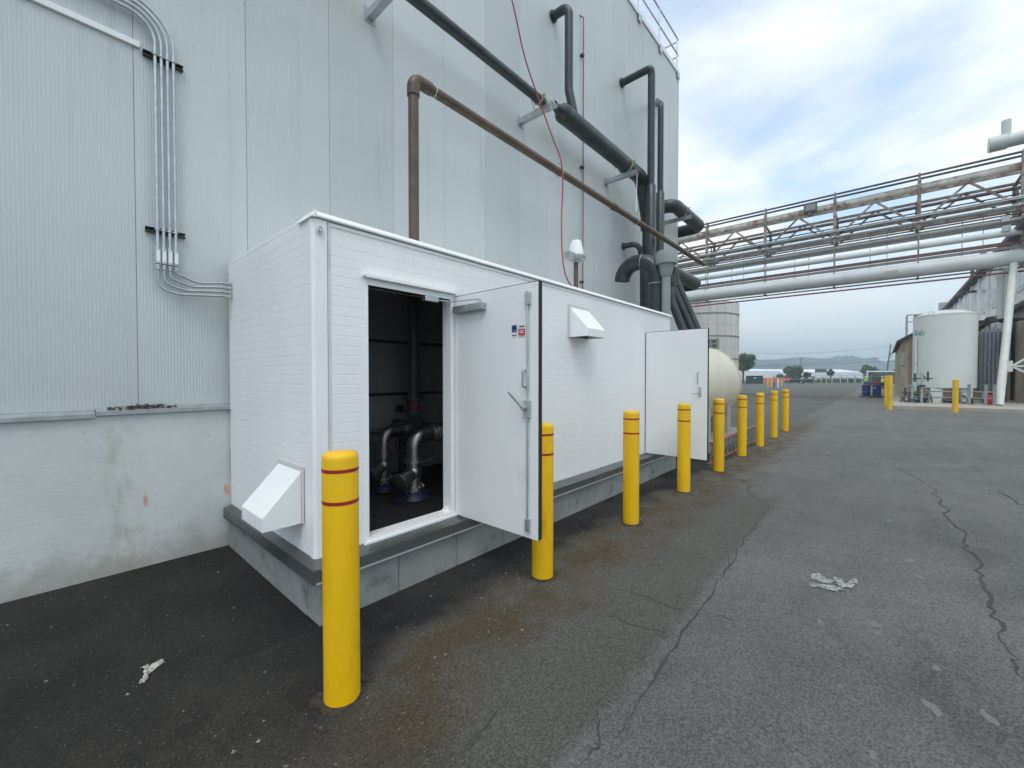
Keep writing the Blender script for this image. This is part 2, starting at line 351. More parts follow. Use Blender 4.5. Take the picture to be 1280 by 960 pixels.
# ------------------------------------------------------------------ ground, hills
g = MB(); g.add([(-300, -1300, -.02), (1500, -1300, -.02), (1500, 1500, -.02), (-300, 1500, -.02)], [(0, 1, 2, 3)])
tag(g.build('ground', 'grass'), kind='structure')
y = MB(); y.add([(-40, -90, 0), (128, -90, 0), (128, 110, 0), (-40, 110, 0)], [(0, 1, 2, 3)])
yard = tag(y.build('yard', 'asphalt'), kind='structure')
def hill_range(name, pts, d, depth, seed):
    rnd = random.Random(seed); m = MB(); prof = []
    for i in range(len(pts) - 1):
        (a, ya), (b_, yb) = pts[i], pts[i+1]
        k = max(2, int((b_ - a) / 3))
        for j in range(k): t = j / k; s = t * t * (3 - 2 * t); prof.append((a + (b_ - a) * t, ya + (yb - ya) * s + rnd.uniform(-.45, .45)))
    prof.append(pts[-1]); rows = 5; n = len(prof); vs = []
    for r in range(rows):
        q = r / (rows - 1)
        for px, py in prof:
            base = gD(px, d); dirv = Vector((base.x, base.y, 0)).normalized(); top = onD(px, py, d).z
            hgt = top * math.sin(q * math.pi * .5) if r else -1.5
            p = base - dirv * depth * (1 - q); vs.append((p.x + rnd.uniform(-1, 1) * 3, p.y + rnd.uniform(-1, 1) * 3, hgt * (1 + (rnd.uniform(-.06, .06) if 0 < r < rows - 1 else 0))))
    for px, py in prof: p = gD(px, d * 1.25); vs.append((p.x, p.y, -1.5))
    m.add(vs, [(r*n+i, r*n+i+1, (r+1)*n+i+1, (r+1)*n+i) for r in range(rows) for i in range(n-1)])
    return tag(m.build(name, 'hill', smooth=60, fix=False), kind='structure')
hill_range('hills', [(300, 462), (560, 455), (760, 452), (880, 452), (935, 449), (960, 450), (985, 448), (1003, 446.5), (1024, 448), (1036, 448), (1048, 445), (1066, 445), (1080, 448), (1094, 447), (1104, 453), (1118, 449), (1132, 443), (1180, 440), (1300, 452), (1600, 458)], 820, 260, 3)

# cracks and worn paint on the asphalt: thin sheets just above it
def ribbon(name, px, w, mtl, z=.004, jit=.02, cuts=7):
    P = [onZ(a, b) for a, b in px]; Q = [P[0]]
    for a, b in zip(P, P[1:]):
        for k in range(1, cuts + 1):
            q = a.lerp(b, k / cuts)
            if k < cuts: q += Vector((random.uniform(-1, 1), random.uniform(-1, 1), 0)) * jit * min(1, (b - a).length)
            Q.append(q)
    m = MB(); vs = []
    for i, q in enumerate(Q):
        t = (Q[min(i + 1, len(Q) - 1)] - Q[max(i - 1, 0)]).normalized(); nrm = Vector((-t.y, t.x, 0))
        e = min(1, 3 * min(i, len(Q) - 1 - i) / len(Q) + .15); ww = w * e * random.uniform(.2, 1.1) * .40
        vs += [(q.x + nrm.x * ww, q.y + nrm.y * ww, z), (q.x - nrm.x * ww, q.y - nrm.y * ww, z)]
    m.add(vs, [(2*i, 2*i+1, 2*i+3, 2*i+2) for i in range(len(Q) - 1)])
    return m.build(name, mtl, yard, fix=False)
CR = [([(966, 627), (935, 668), (905, 715), (880, 755), (850, 797), (820, 845), (790, 895), (745, 962)], .022, .03),
      ([(1105, 575), (1140, 595), (1170, 615), (1185, 640), (1205, 675), (1225, 710), (1240, 750), (1250, 790), (1272, 835), (1300, 880)], .035, .06),
      ([(772, 735), (805, 745), (840, 760), (870, 762)], .014, .08), ([(750, 760), (785, 780), (815, 787), (852, 795)], .013, .08),
      ([(910, 690), (912, 716)], .01, .05), ([(890, 767), (925, 778)], .01, .05), ([(747, 890), (750, 930), (718, 962)], .016, .05),
      ([(1237, 605), (1270, 627), (1300, 640)], .03, .08), ([(900, 590), (930, 602), (938, 622), (965, 628)], .02, .08),
      ([(905, 622), (925, 612), (950, 606), (990, 608)], .018, .08), ([(875, 634), (905, 622)], .016, .08), ([(640, 868), (600, 915), (560, 960)], .012, .06),
      ([(1050, 545), (1130, 552), (1280, 575)], .03, .05), ([(960, 560), (1010, 566), (1060, 560)], .03, .06)]
for pts, w, j in CR: ribbon('crack', pts, w, 'crack', jit=j)
def blob(name, c, rx, ry, mtl, z=.005, n=18, rough=.35, ang=0):
    m = MB(); vs = [(c.x, c.y, z)]
    ph = [random.uniform(0, 6.28) for _ in range(4)]
    for k in range(n):
        q = 2 * math.pi * k / n; r = 1 + rough * (math.sin(2*q+ph[0]) * .5 + math.sin(3*q+ph[1]) * .4 + math.sin(5*q+ph[2]) * .3) + random.uniform(-.15, .15)
        a, b_ = rx * r * math.cos(q), ry * r * math.sin(q)
        vs.append((c.x + a * math.cos(ang) - b_ * math.sin(ang), c.y + a * math.sin(ang) + b_ * math.cos(ang), z))
    m.add(vs, [(0, 1 + k, 1 + (k + 1) % n) for k in range(n)]); return m.build(name, mtl, yard, fix=False)
for px, py, s in [(1137, 701, 1), (1150, 721, .8), (1112, 651, 1), (1090, 676, .6), (1115, 625, .7), (1025, 777, .6), (1095, 781, .8), (1098, 791, .5), (1170, 835, .6),
                  (1166, 885, .9), (1236, 897, .8), (1091, 943, .5), (1051, 858, .4), (1210, 645, .7)]:
    blob('worn_patch', onZ(px, py), .058 * s, .034 * s, 'spot_pale', z=.0012, ang=random.uniform(-.5, .5))
def paint_poly(pxs, mtl, z):
    rnd = random.Random(int(pxs[0][0])); P = [onZ(*q) for q in pxs]; vs = []
    for a, b_ in zip(P, P[1:] + P[:1]):
        for k in range(4):
            q = a.lerp(b_, k / 4); amp = .0 if k == 0 else .014
            vs.append((q.x + rnd.uniform(-amp, amp), q.y + rnd.uniform(-amp, amp), z))
    m = MB(); m.add(vs, [tuple(range(len(vs)))]); return m.build('worn_paint', mtl, yard, fix=False)
for zi, pts in enumerate([[(1010, 719), (1016, 725), (1026, 728), (1040, 731), (1044, 727), (1031, 723), (1024, 717)], [(1012, 730), (1012, 734), (1028, 736), (1046, 741), (1056, 739), (1050, 735), (1030, 731)], [(1042, 722), (1046, 730), (1054, 736), (1066, 735), (1072, 728), (1067, 723), (1057, 731), (1052, 725)]]):
    paint_poly(pts, 'paint_worn', .006 + .0015 * zi)
for zi, pts in enumerate([[(174, 852), (180, 856), (185, 846), (194, 837), (207, 828), (200, 825), (188, 832), (179, 842)], [(176, 836), (179, 841), (187, 834), (184, 831)]]):
    paint_poly(pts, 'litter', .006 + .0015 * zi)
# loose grit
def grit():
    m = MB(); rnd = random.Random(5)
    for i in range(1500):
        X = rnd.uniform(-1.5, 9); Y = rnd.choice((rnd.uniform(1.2, 5.0) if X < 1.1 else rnd.gauss(2.15, .35), rnd.gauss(2.0, .3)))
        if X > 1.15 and Y > 2.85: continue
        if rnd.random() < .25: X, Y = rnd.uniform(0, 8), rnd.uniform(-3, 1.6)
        s = rnd.choice((.003, .004, .004, .006, .009)) * rnd.uniform(.7, 1.4); a = rnd.uniform(0, 6.3); ca, sa = math.cos(a), math.sin(a)
        e = [(1.2, 0, 0), (0, .8, 0), (-1, .2, 0), (0, -.9, 0), (.1, 0, .8)]
        m.add([(X + s*(q[0]*ca - q[1]*sa), Y + s*(q[0]*sa + q[1]*ca), .001 + s*q[2]) for q in e], [(0, 1, 4), (1, 2, 4), (2, 3, 4), (3, 0, 4), (3, 2, 1, 0)])
    return m
mat('grit', (.17, .165, .15), .9, var=.6, scale=40)
tag(grit().build('grit', 'grit', fix=False), 'loose stone grit lying on the asphalt by the bollards', 'grit', kind='stuff')

# ------------------------------------------------------------------ the large panelled building
WY = 5.12; WX0, WX1, WZ1 = -3.0, 14.0, 11.72; LZ = 1.44
bld = thing('panelled_building', 'tall pale grey ribbed metal building behind the white pump house', 'building', (5.5, 8, 0))
MB().box(WX0, WX1 - .01, WY + .03, WY + 12, .0, WZ1 - .05).build('wall_core', 'galv_dull', bld)
def panel_mesh():
    m = MB(); w = .8985; prof = [(0, .006), (.003, 0)]; x = .018; k = 0
    while x + .024 < w - .012:
        prof += [(x, 0), (x + .005, .0012), (x + .010, .0012), (x + .015, 0)]; x += .0245
    prof += [(w - .003, 0), (w, .006)]
    n = len(prof); z0, z1 = LZ + .02, WZ1 - .06
    m.add([(a, WY + b, z0) for a, b in prof] + [(a, WY + b, z1) for a, b in prof], [(i, i+1, n+i+1, n+i) for i in range(n-1)])
    m.box(.0, w - .0, WY + .0065, WY + .028, z0, z1); return m
first = None; x = .595 - .9 * 4
while x < WX1 - .3:
    if first is None:
        pm = panel_mesh(); first = pm.build('wall_panel', 'wall_panel', bld, fix=False); first.location = (x + .003, 0, 0)
        me = first.data; first.location.x += 0
    else:
        o = first.copy(); col.objects.link(o); o.location = (x + .003, 0, 0)
    x += .9
MB().box(WX1 - .03, WX1 + .02, WY - .008, WY + .3, LZ, WZ1 - .06).build('corner_trim', 'wall_panel', bld, bevel=.004)
pl = MB().box(WX0, WX1 + .01, WY - .05, WY + .029, -.2, LZ - .03).build('plinth', 'plinth', bld)
sx = onY(119, 515, 5.05).x
for a, b_, dz in ((WX0, sx, -.012), (sx + .004, WX1, .006)):
    prof = [(0, WY - .004, LZ + .03 + dz), (0, WY - .085, LZ + .004 + dz), (0, WY - .085, LZ - .030 + dz), (0, WY - .080, LZ - .032 + dz), (0, WY - .078, LZ - .002 + dz), (0, WY - .002, LZ + .018 + dz)]
    MB().prism([(a, p[1], p[2]) for p in prof], (b_ - a, 0, 0)).build('ledge_flashing', 'galv_dull', bld)
MB().box(WX0, WX1 + .04, WY - .035, WY + .4, WZ1 - .055, WZ1 + .10).build('coping', 'trim_white', bld, bevel=.006)
q = onY(173, 55, WY - .02)
MB().box(WX0, q.x + .01, WY - .028, WY - .002, q.z - .03, q.z + .022).build('door_head_trim', 'trim_white', bld, bevel=.003)
rail = MB()
for z in (.52, 1.02):
    rail.tube(path([(WX0, WY + .02, WZ1 + .1 + z), (WX1 + .12, WY + .02, WZ1 + .1 + z), (WX1 + .12, WY + 1.8, WZ1 + .1 + z)], .1), .024, 8)
rl = rail.build('guard_rail', 'galv', bld, smooth=40)
x = 13.95
while x > 6:
    pm = MB(); pm.cyl((x, WY + .02, WZ1 - .2), (x, WY + .02, WZ1 + 1.1), .024, 8); pm.box(x - .1, x + .1, WY - .05, WY - .036, WZ1 - .22, WZ1 - .03); pm.build('post', 'galv', rl, smooth=40); x -= 1.45
for X, za in ((13.95, 0),):
    MB().cyl((WX1 + .12, WY + 1.75, WZ1), (WX1 + .12, WY + 1.75, WZ1 + 1.1), .024, 8).build('post', 'galv', rl, smooth=40)

# leaf litter on the ledge
def litter_pile():
    m = MB(); rnd = random.Random(9); a = onY(150, 508, 5.06).x; b_ = onY(214, 505, 5.06).x
    for i in range(160):
        X = rnd.triangular(a - .1, b_ + .05, (a + b_) / 2); Y = rnd.uniform(5.045, 5.112); s = rnd.uniform(.006, .016)
        zb = LZ + .016 + (Y - 5.035) * .32 + rnd.uniform(0, .026) * max(0, 1 - abs(X - (a + b_) / 2) / (b_ - a) * 1.6); t = rnd.uniform(0, 6.3)
        u = Vector((math.cos(t), math.sin(t) * .6, rnd.uniform(-.5, .5))) * s; w = Vector((-math.sin(t) * .5, math.cos(t) * .4, rnd.uniform(-.3, .6))) * s
        c = Vector((X, min(Y, 5.1), zb)); m.add([c - u - w, c + u - w, c + u + w, c - u + w, c + Vector((0, 0, -s * .6))], [(0, 1, 2, 3), (0, 4, 1), (1, 4, 2), (2, 4, 3), (3, 4, 0)])
    return m
tag(litter_pile().build('leaf_litter', 'debris', fix=False), 'dry leaf litter heaped on the wall ledge', 'debris', kind='stuff')

# ------------------------------------------------------------------ conduits on the wall
for k in range(4):
    X = .740 + .0445 * k; YC = 5.055; r0 = .20 + .0445 * k; zh = 5.03 + .0445 * k
    lab = ['leftmost of the four galvanized conduits on the ribbed wall', 'second from left of the four galvanized conduits on the ribbed wall',
           'third from left of the four galvanized conduits on the ribbed wall', 'rightmost of the four galvanized conduits on the ribbed wall'][k]
    t = thing('electrical_conduit', lab, 'conduit', (X, YC, 2.78), 'galvanized conduits on the wall')
    MB().tube(path([(-2.9, YC, zh), (X, YC, zh), (X, YC, 2.955)], r0, 12), .0125, 10).build('rigid_pipe', 'galv', t, smooth=50)
    f = MB(); f.box(X - .018, X + .018, YC - .026, YC + .014, 2.80, 2.94); f.build('junction_fitting', 'galv', t, bevel=.006)
    MB().box(X - .013, X + .013, YC - .031, YC - .026, 2.82, 2.92).build('cover_plate', 'trim_white', t, bevel=.002)
    MB().lathe([(.013, 0), (.017, .002), (.017, .02), (.012, .022)], (X, YC, 2.94), 10).build('coupling', 'galv', t, smooth=40)
    f = MB(); f.lathe([(.012, 0), (.018, .004), (.018, .018), (.014, .022), (.018, .026), (.018, .045), (.012, .05)], (X, YC, 2.75), 10)
    f.build('coupling', 'galv', t, smooth=40)
    ze = 2.555 + .043 * k; ye = 4.93; xe = 1.298
    MB().tube(path([(X, YC, 2.755), (X, YC, ze + .02 + .012 * k), (X + .16, YC - .03, ze - .02), (xe - .07, ye, ze)], [.10, .2], 8), .0115, 9).build('flexible_whip', 'galv_dull', t, smooth=50)
    f = MB(); f.lathe([(.012, 0), (.018, .004), (.018, .025), (.015, .03), (.02, .034), (.02, .05), (.016, .07)], (xe - .075, ye, ze), 10, axis=(1, 0, 0)); f.build('end_connector', 'galv', t, smooth=40)
for zz, lab in ((4.72, 'upper slotted strut channel behind the four wall conduits'), (3.115, 'lower slotted strut channel behind the four wall conduits')):
    t = thing('strut_channel', lab, 'strut', (.8, 5.09, zz), 'conduit strut channels')
    a, b_ = .66, .955
    m = MB(); m.box(a, b_, 5.112, 5.118, zz - .021, zz + .021); m.box(a, b_, 5.07, 5.112, zz + .017, zz + .021); m.box(a, b_, 5.07, 5.112, zz - .021, zz - .017); m.build('channel', 'steel_dark', t)
    for k in range(4):
        X = .740 + .0445 * k; MB().tube([(X - .019, 5.07, zz), (X - .015, 5.043, zz), (X, 5.037, zz), (X + .015, 5.043, zz), (X + .019, 5.07, zz)], .005, 6).build('pipe_clamp', 'galv', t, smooth=50)

# ------------------------------------------------------------------ the white pump house
EX0, EX1, EY0, EY1, EZ0, EZ1 = 1.30, 8.02, 3.05, 5.04, .43, 2.885
enc = thing('pump_house', 'white embossed-brick pump enclosure with two open doors on grey curb', 'enclosure', (4.65, 4.0, 0))
TH = .09
D1 = (1.71, 2.575); D2 = (6.98, 7.86); DZ = (.47, 2.475)          # door openings
# curb of precast blocks
joints = [1.275] + [1.92 + .6235 * k for k in range(10)] ; joints = [j for j in joints if j < 7.9] + [8.05]
for a, b_ in zip(joints, joints[1:]):
    MB().box(a + .003, b_ - .003, 2.93, 3.13, -.05, .335).build('curb_block', 'curb', enc, bevel=.006)
ys = [3.133, 3.75, 4.37, 5.045]
for a, b_ in zip(ys, ys[1:]): MB().box(1.275, 1.475, a + .003, b_ - .003, -.05, .335).build('curb_block', 'curb', enc, bevel=.006)
MB().box(7.85, 8.045, 3.136, 5.04, -.05, .33).build('curb_block', 'curb', enc)
# sheet-metal sill flashing round the foot
fl = MB()
o_ = [(1.225, 5.03), (1.225, 2.885), (8.07, 2.885)]; i_ = [(1.305, 5.03), (1.305, 3.062), (8.02, 3.062)]
vs = []
for (a, b_), (c, d) in zip(o_, i_): vs += [(c, d, .432), (a, b_, .412), (a, b_, .325), (a + .02, b_ + .02, .325)]
fl.add(vs, [(4*i+k, 4*i+k+1, 4*i+k+5, 4*i+k+4) for i in range(2) for k in range(3)])
fl.build('sill_flashing', 'flashing', enc, fix=False)
fe = MB(); fe.bar((1.235, 2.879, .326), (8.07, 2.879, .326), .008, .010); fe.build('drip_edge', 'flash_edge', enc)
fe = MB(); fe.bar((1.219, 5.02, .325), (1.219, 2.9, .325), .006, .008); fe.build('drip_edge', 'flashing', enc)
MB().box(1.224, 1.262, 2.884, 2.889, .33, .425).build('corner_lap', 'flashing', enc)
# walls
fw = MB()
for (a, b_, z0, z1) in ((EX0 + .11, D1[0], EZ0, EZ1), (D1[0], D1[1], DZ[1], EZ1), (D1[1], D2[0], EZ0, EZ1), (D2[0], D2[1], DZ[1], EZ1), (D2[1], EX1, EZ0, EZ1), (D1[0], D1[1], EZ0, DZ[0] - .012), (D2[0], D2[1], EZ0, DZ[0] - .012)):
    fw.box(a, b_, EY0, EY0 + TH, z0, z1)
front_wall = fw.build('front_wall', 'frp_white', enc)
left_wall = MB().box(EX0, EX0 + TH, EY0 + .05, EY1, EZ0, EZ1).build('side_wall', 'frp_white', enc)
MB().box(EX1 - TH, EX1, EY0 + TH + .002, EY1 - .09, EZ0, EZ1).build('end_wall', 'frp_white', enc)
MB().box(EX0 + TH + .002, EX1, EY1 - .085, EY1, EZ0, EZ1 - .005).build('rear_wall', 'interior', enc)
MB().box(EX0 + .004, EX1 + .01, EY0 + .02, EY1, EZ1 + .002, EZ1 + .045).build('roof', 'frp_white', enc, bevel=.01)
# inner lining, dark
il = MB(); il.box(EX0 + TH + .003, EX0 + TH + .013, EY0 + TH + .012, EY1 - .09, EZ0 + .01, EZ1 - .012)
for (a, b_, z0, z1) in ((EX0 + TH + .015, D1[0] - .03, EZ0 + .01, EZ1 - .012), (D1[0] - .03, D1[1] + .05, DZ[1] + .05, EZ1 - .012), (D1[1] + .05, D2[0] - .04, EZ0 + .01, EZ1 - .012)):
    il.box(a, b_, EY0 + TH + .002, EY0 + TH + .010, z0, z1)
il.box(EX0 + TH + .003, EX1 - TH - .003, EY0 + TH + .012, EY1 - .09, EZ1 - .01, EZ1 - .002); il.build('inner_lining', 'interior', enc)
for z in (1.52, 2.22):
    MB().box(EX0 + TH + .02, EX1 - TH - .01, EY1 - .112, EY1 - .088, z - .02, z + .02).build('inner_rail', 'steel_dark', enc)
# corner post and roof trim
cp = MB(); cp.prism([(EX0 - .007, EY0 + .06, EZ0 - .002), (EX0 - .007, EY0 + .012, EZ0 - .002), (EX0 + .012, EY0 - .008, EZ0 - .002), (EX0 + .095, EY0 - .008, EZ0 - .002), (EX0 + .105, EY0 - .004, EZ0 - .002), (EX0 + .105, EY0 + .06, EZ0 - .002)], (0, 0, EZ1 - EZ0 + .004))
post = cp.build('corner_post', 'trim_white', enc, bevel=.004)
MB().box(EX0 + .107, EX0 + .128, EY0 - .005, EY0 - .001, EZ0, EZ1).build('groove_shade', 'trim_grime_shade', enc)  # grey strip coloured as the shadow groove between post and bricks
le = MB(); c0 = Vector((EX0 + .045, EY0 - .020, 2.80)); le.tube([c0 + Vector((.018 * math.cos(q / 12 * 6.283), -.004, .028 * math.sin(q / 12 * 6.283))) for q in range(13)], .005, 7)
le.cyl((c0.x, EY0 - .010, 2.80), (c0.x, EY0 - .03, 2.80), .009, 8); le.build('lifting_eye', 'galv', post, smooth=50)
bl = MB(); bl.cyl((EX0 + .075, EY0 - .013, .47), (EX0 + .075, EY0 - .024, .47), .010, 8); bl.build('bolt', 'galv', post)
rt = MB(); rt.prism([(EX0 + .02, EY0 - .026, EZ1 + .004), (EX0 + .02, EY0 - .030, EZ1 + .016), (EX0 + .02, EY0 - .014, EZ1 + .044), (EX0 + .02, EY0 + .02, EZ1 + .062), (EX0 + .02, EY0 + .14, EZ1 + .064), (EX0 + .02, EY0 + .14, EZ1 + .046), (EX0 + .02, EY0 - .010, EZ1 + .040), (EX0 + .02, EY0 - .010, EZ1 + .004)], (EX1 - EX0 - .01, 0, 0))
rt.build('roof_trim', 'trim_white', enc, bevel=.005)
MB().prism([(EX0 - .02, EY0 - .03, EZ1 + .001), (EX0 + .016, EY0 - .03, EZ1 + .06), (EX0 + .016, EY0 - .03, EZ1 + .001)], (0, .25, 0)).build('trim_end', 'trim_white', enc, bevel=.003)
MB().box(EX0 + .12, EX1, EY0 - .007, EY0 - .002, EZ1 - .030, EZ1 - .006).build('trim_fascia', 'trim_white', enc)

# embossed bricks: each has its own bevelled face
BH, BL = .0735, .205
bricks = []
keep_out_f = [(D1[0] - .02, D1[1] + .07, 0, DZ[1] + .10), (D2[0] - .05, D2[1] + .03, 0, DZ[1] + .07), (4.52, 5.04, 2.24, 2.70)]
keep_out_s = [(3.19, 3.75, .60, 1.09)]
def lay(u0, u1, z0, z1, keep):
    row = 0; z = z0
    while z + BH <= z1 + .001:
        cuts = [u0]; u = u0 + (BL / 2 if row % 2 else BL)
        while u < u1: cuts.append(u); u += BL
        cuts.append(u1)
        for a, b_ in zip(cuts, cuts[1:]):
            segs = [(a, b_)]
            for (k0, k1, kz0, kz1) in keep:
                if z + BH > kz0 + .004 and z < kz1 - .004:
                    ns = []
                    for s0, s1 in segs:
                        if s1 <= k0 or s0 >= k1: ns.append((s0, s1)); continue
                        if s0 < k0: ns.append((s0, k0))
                        if s1 > k1: ns.append((k1, s1))
                    segs = ns
            for s0, s1 in segs:
                if s1 - s0 > .02: yield s0, s1, z
        z += BH; row += 1
for a, b_, z in lay(EX0 + .13, EX1, EZ0 + .01, EZ1 - .05, keep_out_f): bricks.append(('f', a, b_, z))
for a, b_, z in lay(EY0 + .075, EY1, EZ0 + .01, EZ1 - .005, keep_out_s): bricks.append(('s', a, b_, z))
def seen(b_):
    k, a, e, z = b_
    P = [(a, EY0, z), (e, EY0, z), (a, EY0, z + BH)] if k == 'f' else [(EX0, a, z), (EX0, e, z), (EX0, a, z + BH)]
    Q = []
    for p in P:
        v = Vector(p) - CAM; d = v.dot(FWD); Q.append((v.dot(RIGHT) / d, v.dot(UP) / d))
    hid = 0
    if k == 'f':   # behind the open door leaf
        xm = ((Q[0][0] + Q[1][0]) / 2) * F + 640
        if 565 < xm < 672: hid = 1
    return -abs((Q[1][0] - Q[0][0]) * (Q[2][1] - Q[0][1])) * (1 - .95 * hid)
bricks.sort(key=seen)
_bm = {}
def brick_geo(k, w):
    d, bv, j = .0013, .0048, .0010; z0, z1 = j, BH - j; a, e = .0002, w - .0002; bu = .010
    outer = [(a, z0), (e, z0), (e, z1), (a, z1)]; inner = [(a + bu, z0 + bv), (e - bu, z0 + bv), (e - bu, z1 - bv), (a + bu, z1 - bv)]
    if k == 'f': vs = [(u, -.0004, z) for u, z in outer] + [(u, -d, z) for u, z in inner]
    else: vs = [(-.0004, u, z) for u, z in outer] + [(-d, u, z) for u, z in inner]
    fs = [(4, 5, 6, 7)] + [(i, (i+1) % 4, 4 + (i+1) % 4, 4 + i) for i in range(4)]
    if k == 's': fs = [f[::-1] for f in fs]
    return vs, fs
for i, (k, a, e, z) in enumerate(bricks[:300]):
    par = front_wall if k == 'f' else left_wall
    key = (k, round(e - a, 4))
    if key not in _bm:
        me = bpy.data.meshes.new('brick'); v_, f_ = brick_geo(k, e - a); me.from_pydata(v_, [], f_); me.materials.append(M['frp_white']); _bm[key] = me
    o = bpy.data.objects.new('brick', _bm[key]); col.objects.link(o); o.parent = par
    w = Vector((a, EY0, z)) if k == 'f' else Vector((EX0, a, z)); o.location = w - wloc(par)
for k, par in (('f', front_wall), ('s', left_wall)):
    m = MB()
    for (kk, a, e, z) in bricks[300:]:
        if kk == k:
            w = Vector((a, EY0, z)) if k == 'f' else Vector((EX0, a, z)); v_, f_ = brick_geo(k, e - a); m.add([Vector(p) + w for p in v_], f_)
    if m.v: tag(m.build('brick_relief', 'frp_white', par, fix=False), kind='stuff')

# door frames
def door_frame(x0, x1, name='door_frame'):
    m = MB(); z0, z1 = DZ; y0, y1 = EY0 - .012, EY0 + TH + .015
    m.box(x0 - .012, x0 + .012, y0, y1, z0, z1); m.box(x1 - .012, x1 + .028, y0, y1, z0, z1)
    m.box(x0 - .012, x1 + .035, y0, y1, z1, z1 + .045); m.box(x0 - .012, x1 + .035, y0 - .004, y1, z0 - .038, z0)
    for cx, sx_ in ((x1 - .012, -1),):
        for cz, sz in ((z0, 1), (z1, -1)):
            pts = [(cx, EY0 + .04, cz)] + [(cx + sx_ * .06 * (1 - math.sin(q)), EY0 + .04, cz + sz * .06 * (1 - math.cos(q))) for q in [R(90) * i / 6 for i in range(7)]]
            m.prism(pts, (0, .05, 0))
    return m.build(name, 'trim_white', enc, bevel=.005)
f1 = door_frame(*D1); f2 = door_frame(*D2)
MB().box(D1[0] - .03, D1[1] + .06, EY0 - .055, EY0 - .003, DZ[1] + .062, DZ[1] + .074).build('drip_cap', 'trim_white', f1)
MB().box(D1[0] - .03, D1[1] + .06, EY0 - .058, EY0 - .055, DZ[1] + .050, DZ[1] + .074).build('drip_cap', 'trim_white', f1)
MB().box(D1[1] + .0285, D1[1] + .034, EY0 - .02, EY0 + .02, DZ[0], DZ[1]).build('gasket', 'trim_grime_shade', f1)
MB().box(D1[0] - .04, D1[1] + .05, EY0 - .034, EY0 - .018, DZ[0] - .055, DZ[0] - .024).build('threshold', 'trim_white', f1, bevel=.003)

# first door leaf, swung out square to the wall; its inner face looks at the camera
DX = 2.612; DY0, DY1 = 2.035, 3.035; DZ0, DZ1 = .44, 2.505
dr = MB().box(DX, DX + .045, DY0, DY1, DZ0, DZ1).build('door', 'door_white', enc, bevel=.003)
tag(dr, 'near door leaf swung wide open, with closer and latch rod')
MB().box(DX + .002, DX + .043, DY0 - .006, DY0 - .0005, DZ0 + .005, DZ1 + .003).build('edge_gasket', 'rubber', dr)
MB().box(DX + .004, DX + .041, DY0 - .006, DY1, DZ1 + .0005, DZ1 + .006).build('edge_gasket', 'rubber', dr)
for z in (.75, 1.5, 2.25): MB().cyl((DX + .02, DY1 + .008, z - .06), (DX + .02, DY1 + .008, z + .06), .010, 8).build('hinge', 'galv', dr, smooth=50)
fx = DX
def P1(px, py): return onX(px, py, fx)
a = P1(571, 388); b_ = P1(608, 376)
cl = MB().box(fx - .055, fx - .002, b_.y, a.y, 2.34, 2.405).build('door_closer', 'galv_dull', dr, bevel=.006)
arm = MB(); q = Vector((fx - .03, b_.y + .05, 2.408)); arm.cyl(q, q + Vector((0, 0, .03)), .010, 8); arm.bar(q + Vector((0, 0, .03)), (2.52, 3.00, 2.44), .022, .006); arm.bar((2.52, 3.00, 2.447), (2.35, 3.06, 2.447), .020, .006); arm.box(2.27, 2.42, 3.035, 3.075, 2.43, 2.472)
arm.build('closer_arm', 'galv', cl)
yr = P1(661, 450).y
rod = MB(); rod.cyl((fx - .018, yr, .56), (fx - .018, yr, 2.44), .0075, 8)
rod = rod.build('latch_rod', 'galv', dr, smooth=50)
for z0, z1 in ((2.33, 2.43), (.50, .60)):
    m = MB(); m.box(fx - .028, fx - .001, yr - .026, yr + .022, z0, z1); m.build('latch_keeper', 'galv', rod, bevel=.003)
lk = MB(); lk.box(fx - .034, fx - .001, yr - .026, yr + .030, 1.42, 1.56); lk.cyl((fx - .034, yr + .02, 1.50), (fx - .06, yr + .02, 1.50), .022, 12); lk.build('latch_body', 'galv', rod, bevel=.003)
lv = MB(); lv.bar((fx - .055, yr + .02, 1.50), (fx - .085, yr + .145, 1.625), .022, .010, up=(1, 0, 0)); lv.build('lever', 'galv', rod, bevel=.003)
hn = MB(); hn.tube(path([(fx - .001, yr + .028, 1.67), (fx - .045, yr + .028, 1.67), (fx - .045, yr + .028, 1.80), (fx - .001, yr + .028, 1.80)], .015), .008, 8); hn.build('pull_handle', 'galv_dull', dr, smooth=50)
def sticker(px0, px1, py0, py1, m):
    a = P1(px0, py0); e = P1(px1, py1); return MB().box(fx - .0016, fx - .0004, min(a.y, e.y), max(a.y, e.y), min(a.z, e.z), max(a.z, e.z)).build('sticker', m, dr)
def stripe(s, px0, px1, py0, py1, m):
    a = P1(px0, py0); e = P1(px1, py1); return MB().box(fx - .0028, fx - .0018, min(a.y, e.y), max(a.y, e.y), min(a.z, e.z), max(a.z, e.z)).build('print', m, s)
s = sticker(639.5, 646.5, 405, 421, 'sticker_white'); stripe(s, 640, 646.2, 407, 412.5, 'sticker_blue'); stripe(s, 640, 646.2, 413.5, 415, 'sticker_blue'); stripe(s, 640.4, 645.8, 418.8, 419.6, 'sticker_blue')
stripe(s, 641.5, 643, 408.5, 411.5, 'trim_white'); stripe(s, 644, 645, 408.5, 411.5, 'trim_white')
s = sticker(647.6, 657, 405, 421.5, 'sticker_white'); stripe(s, 648, 656.6, 411.5, 418.2, 'sticker_red'); stripe(s, 649.5, 655.5, 407.6, 408.6, 'sign_grey')
pr = stripe(s, 649.2, 655.4, 419.5, 420.1, 'sticker_red')
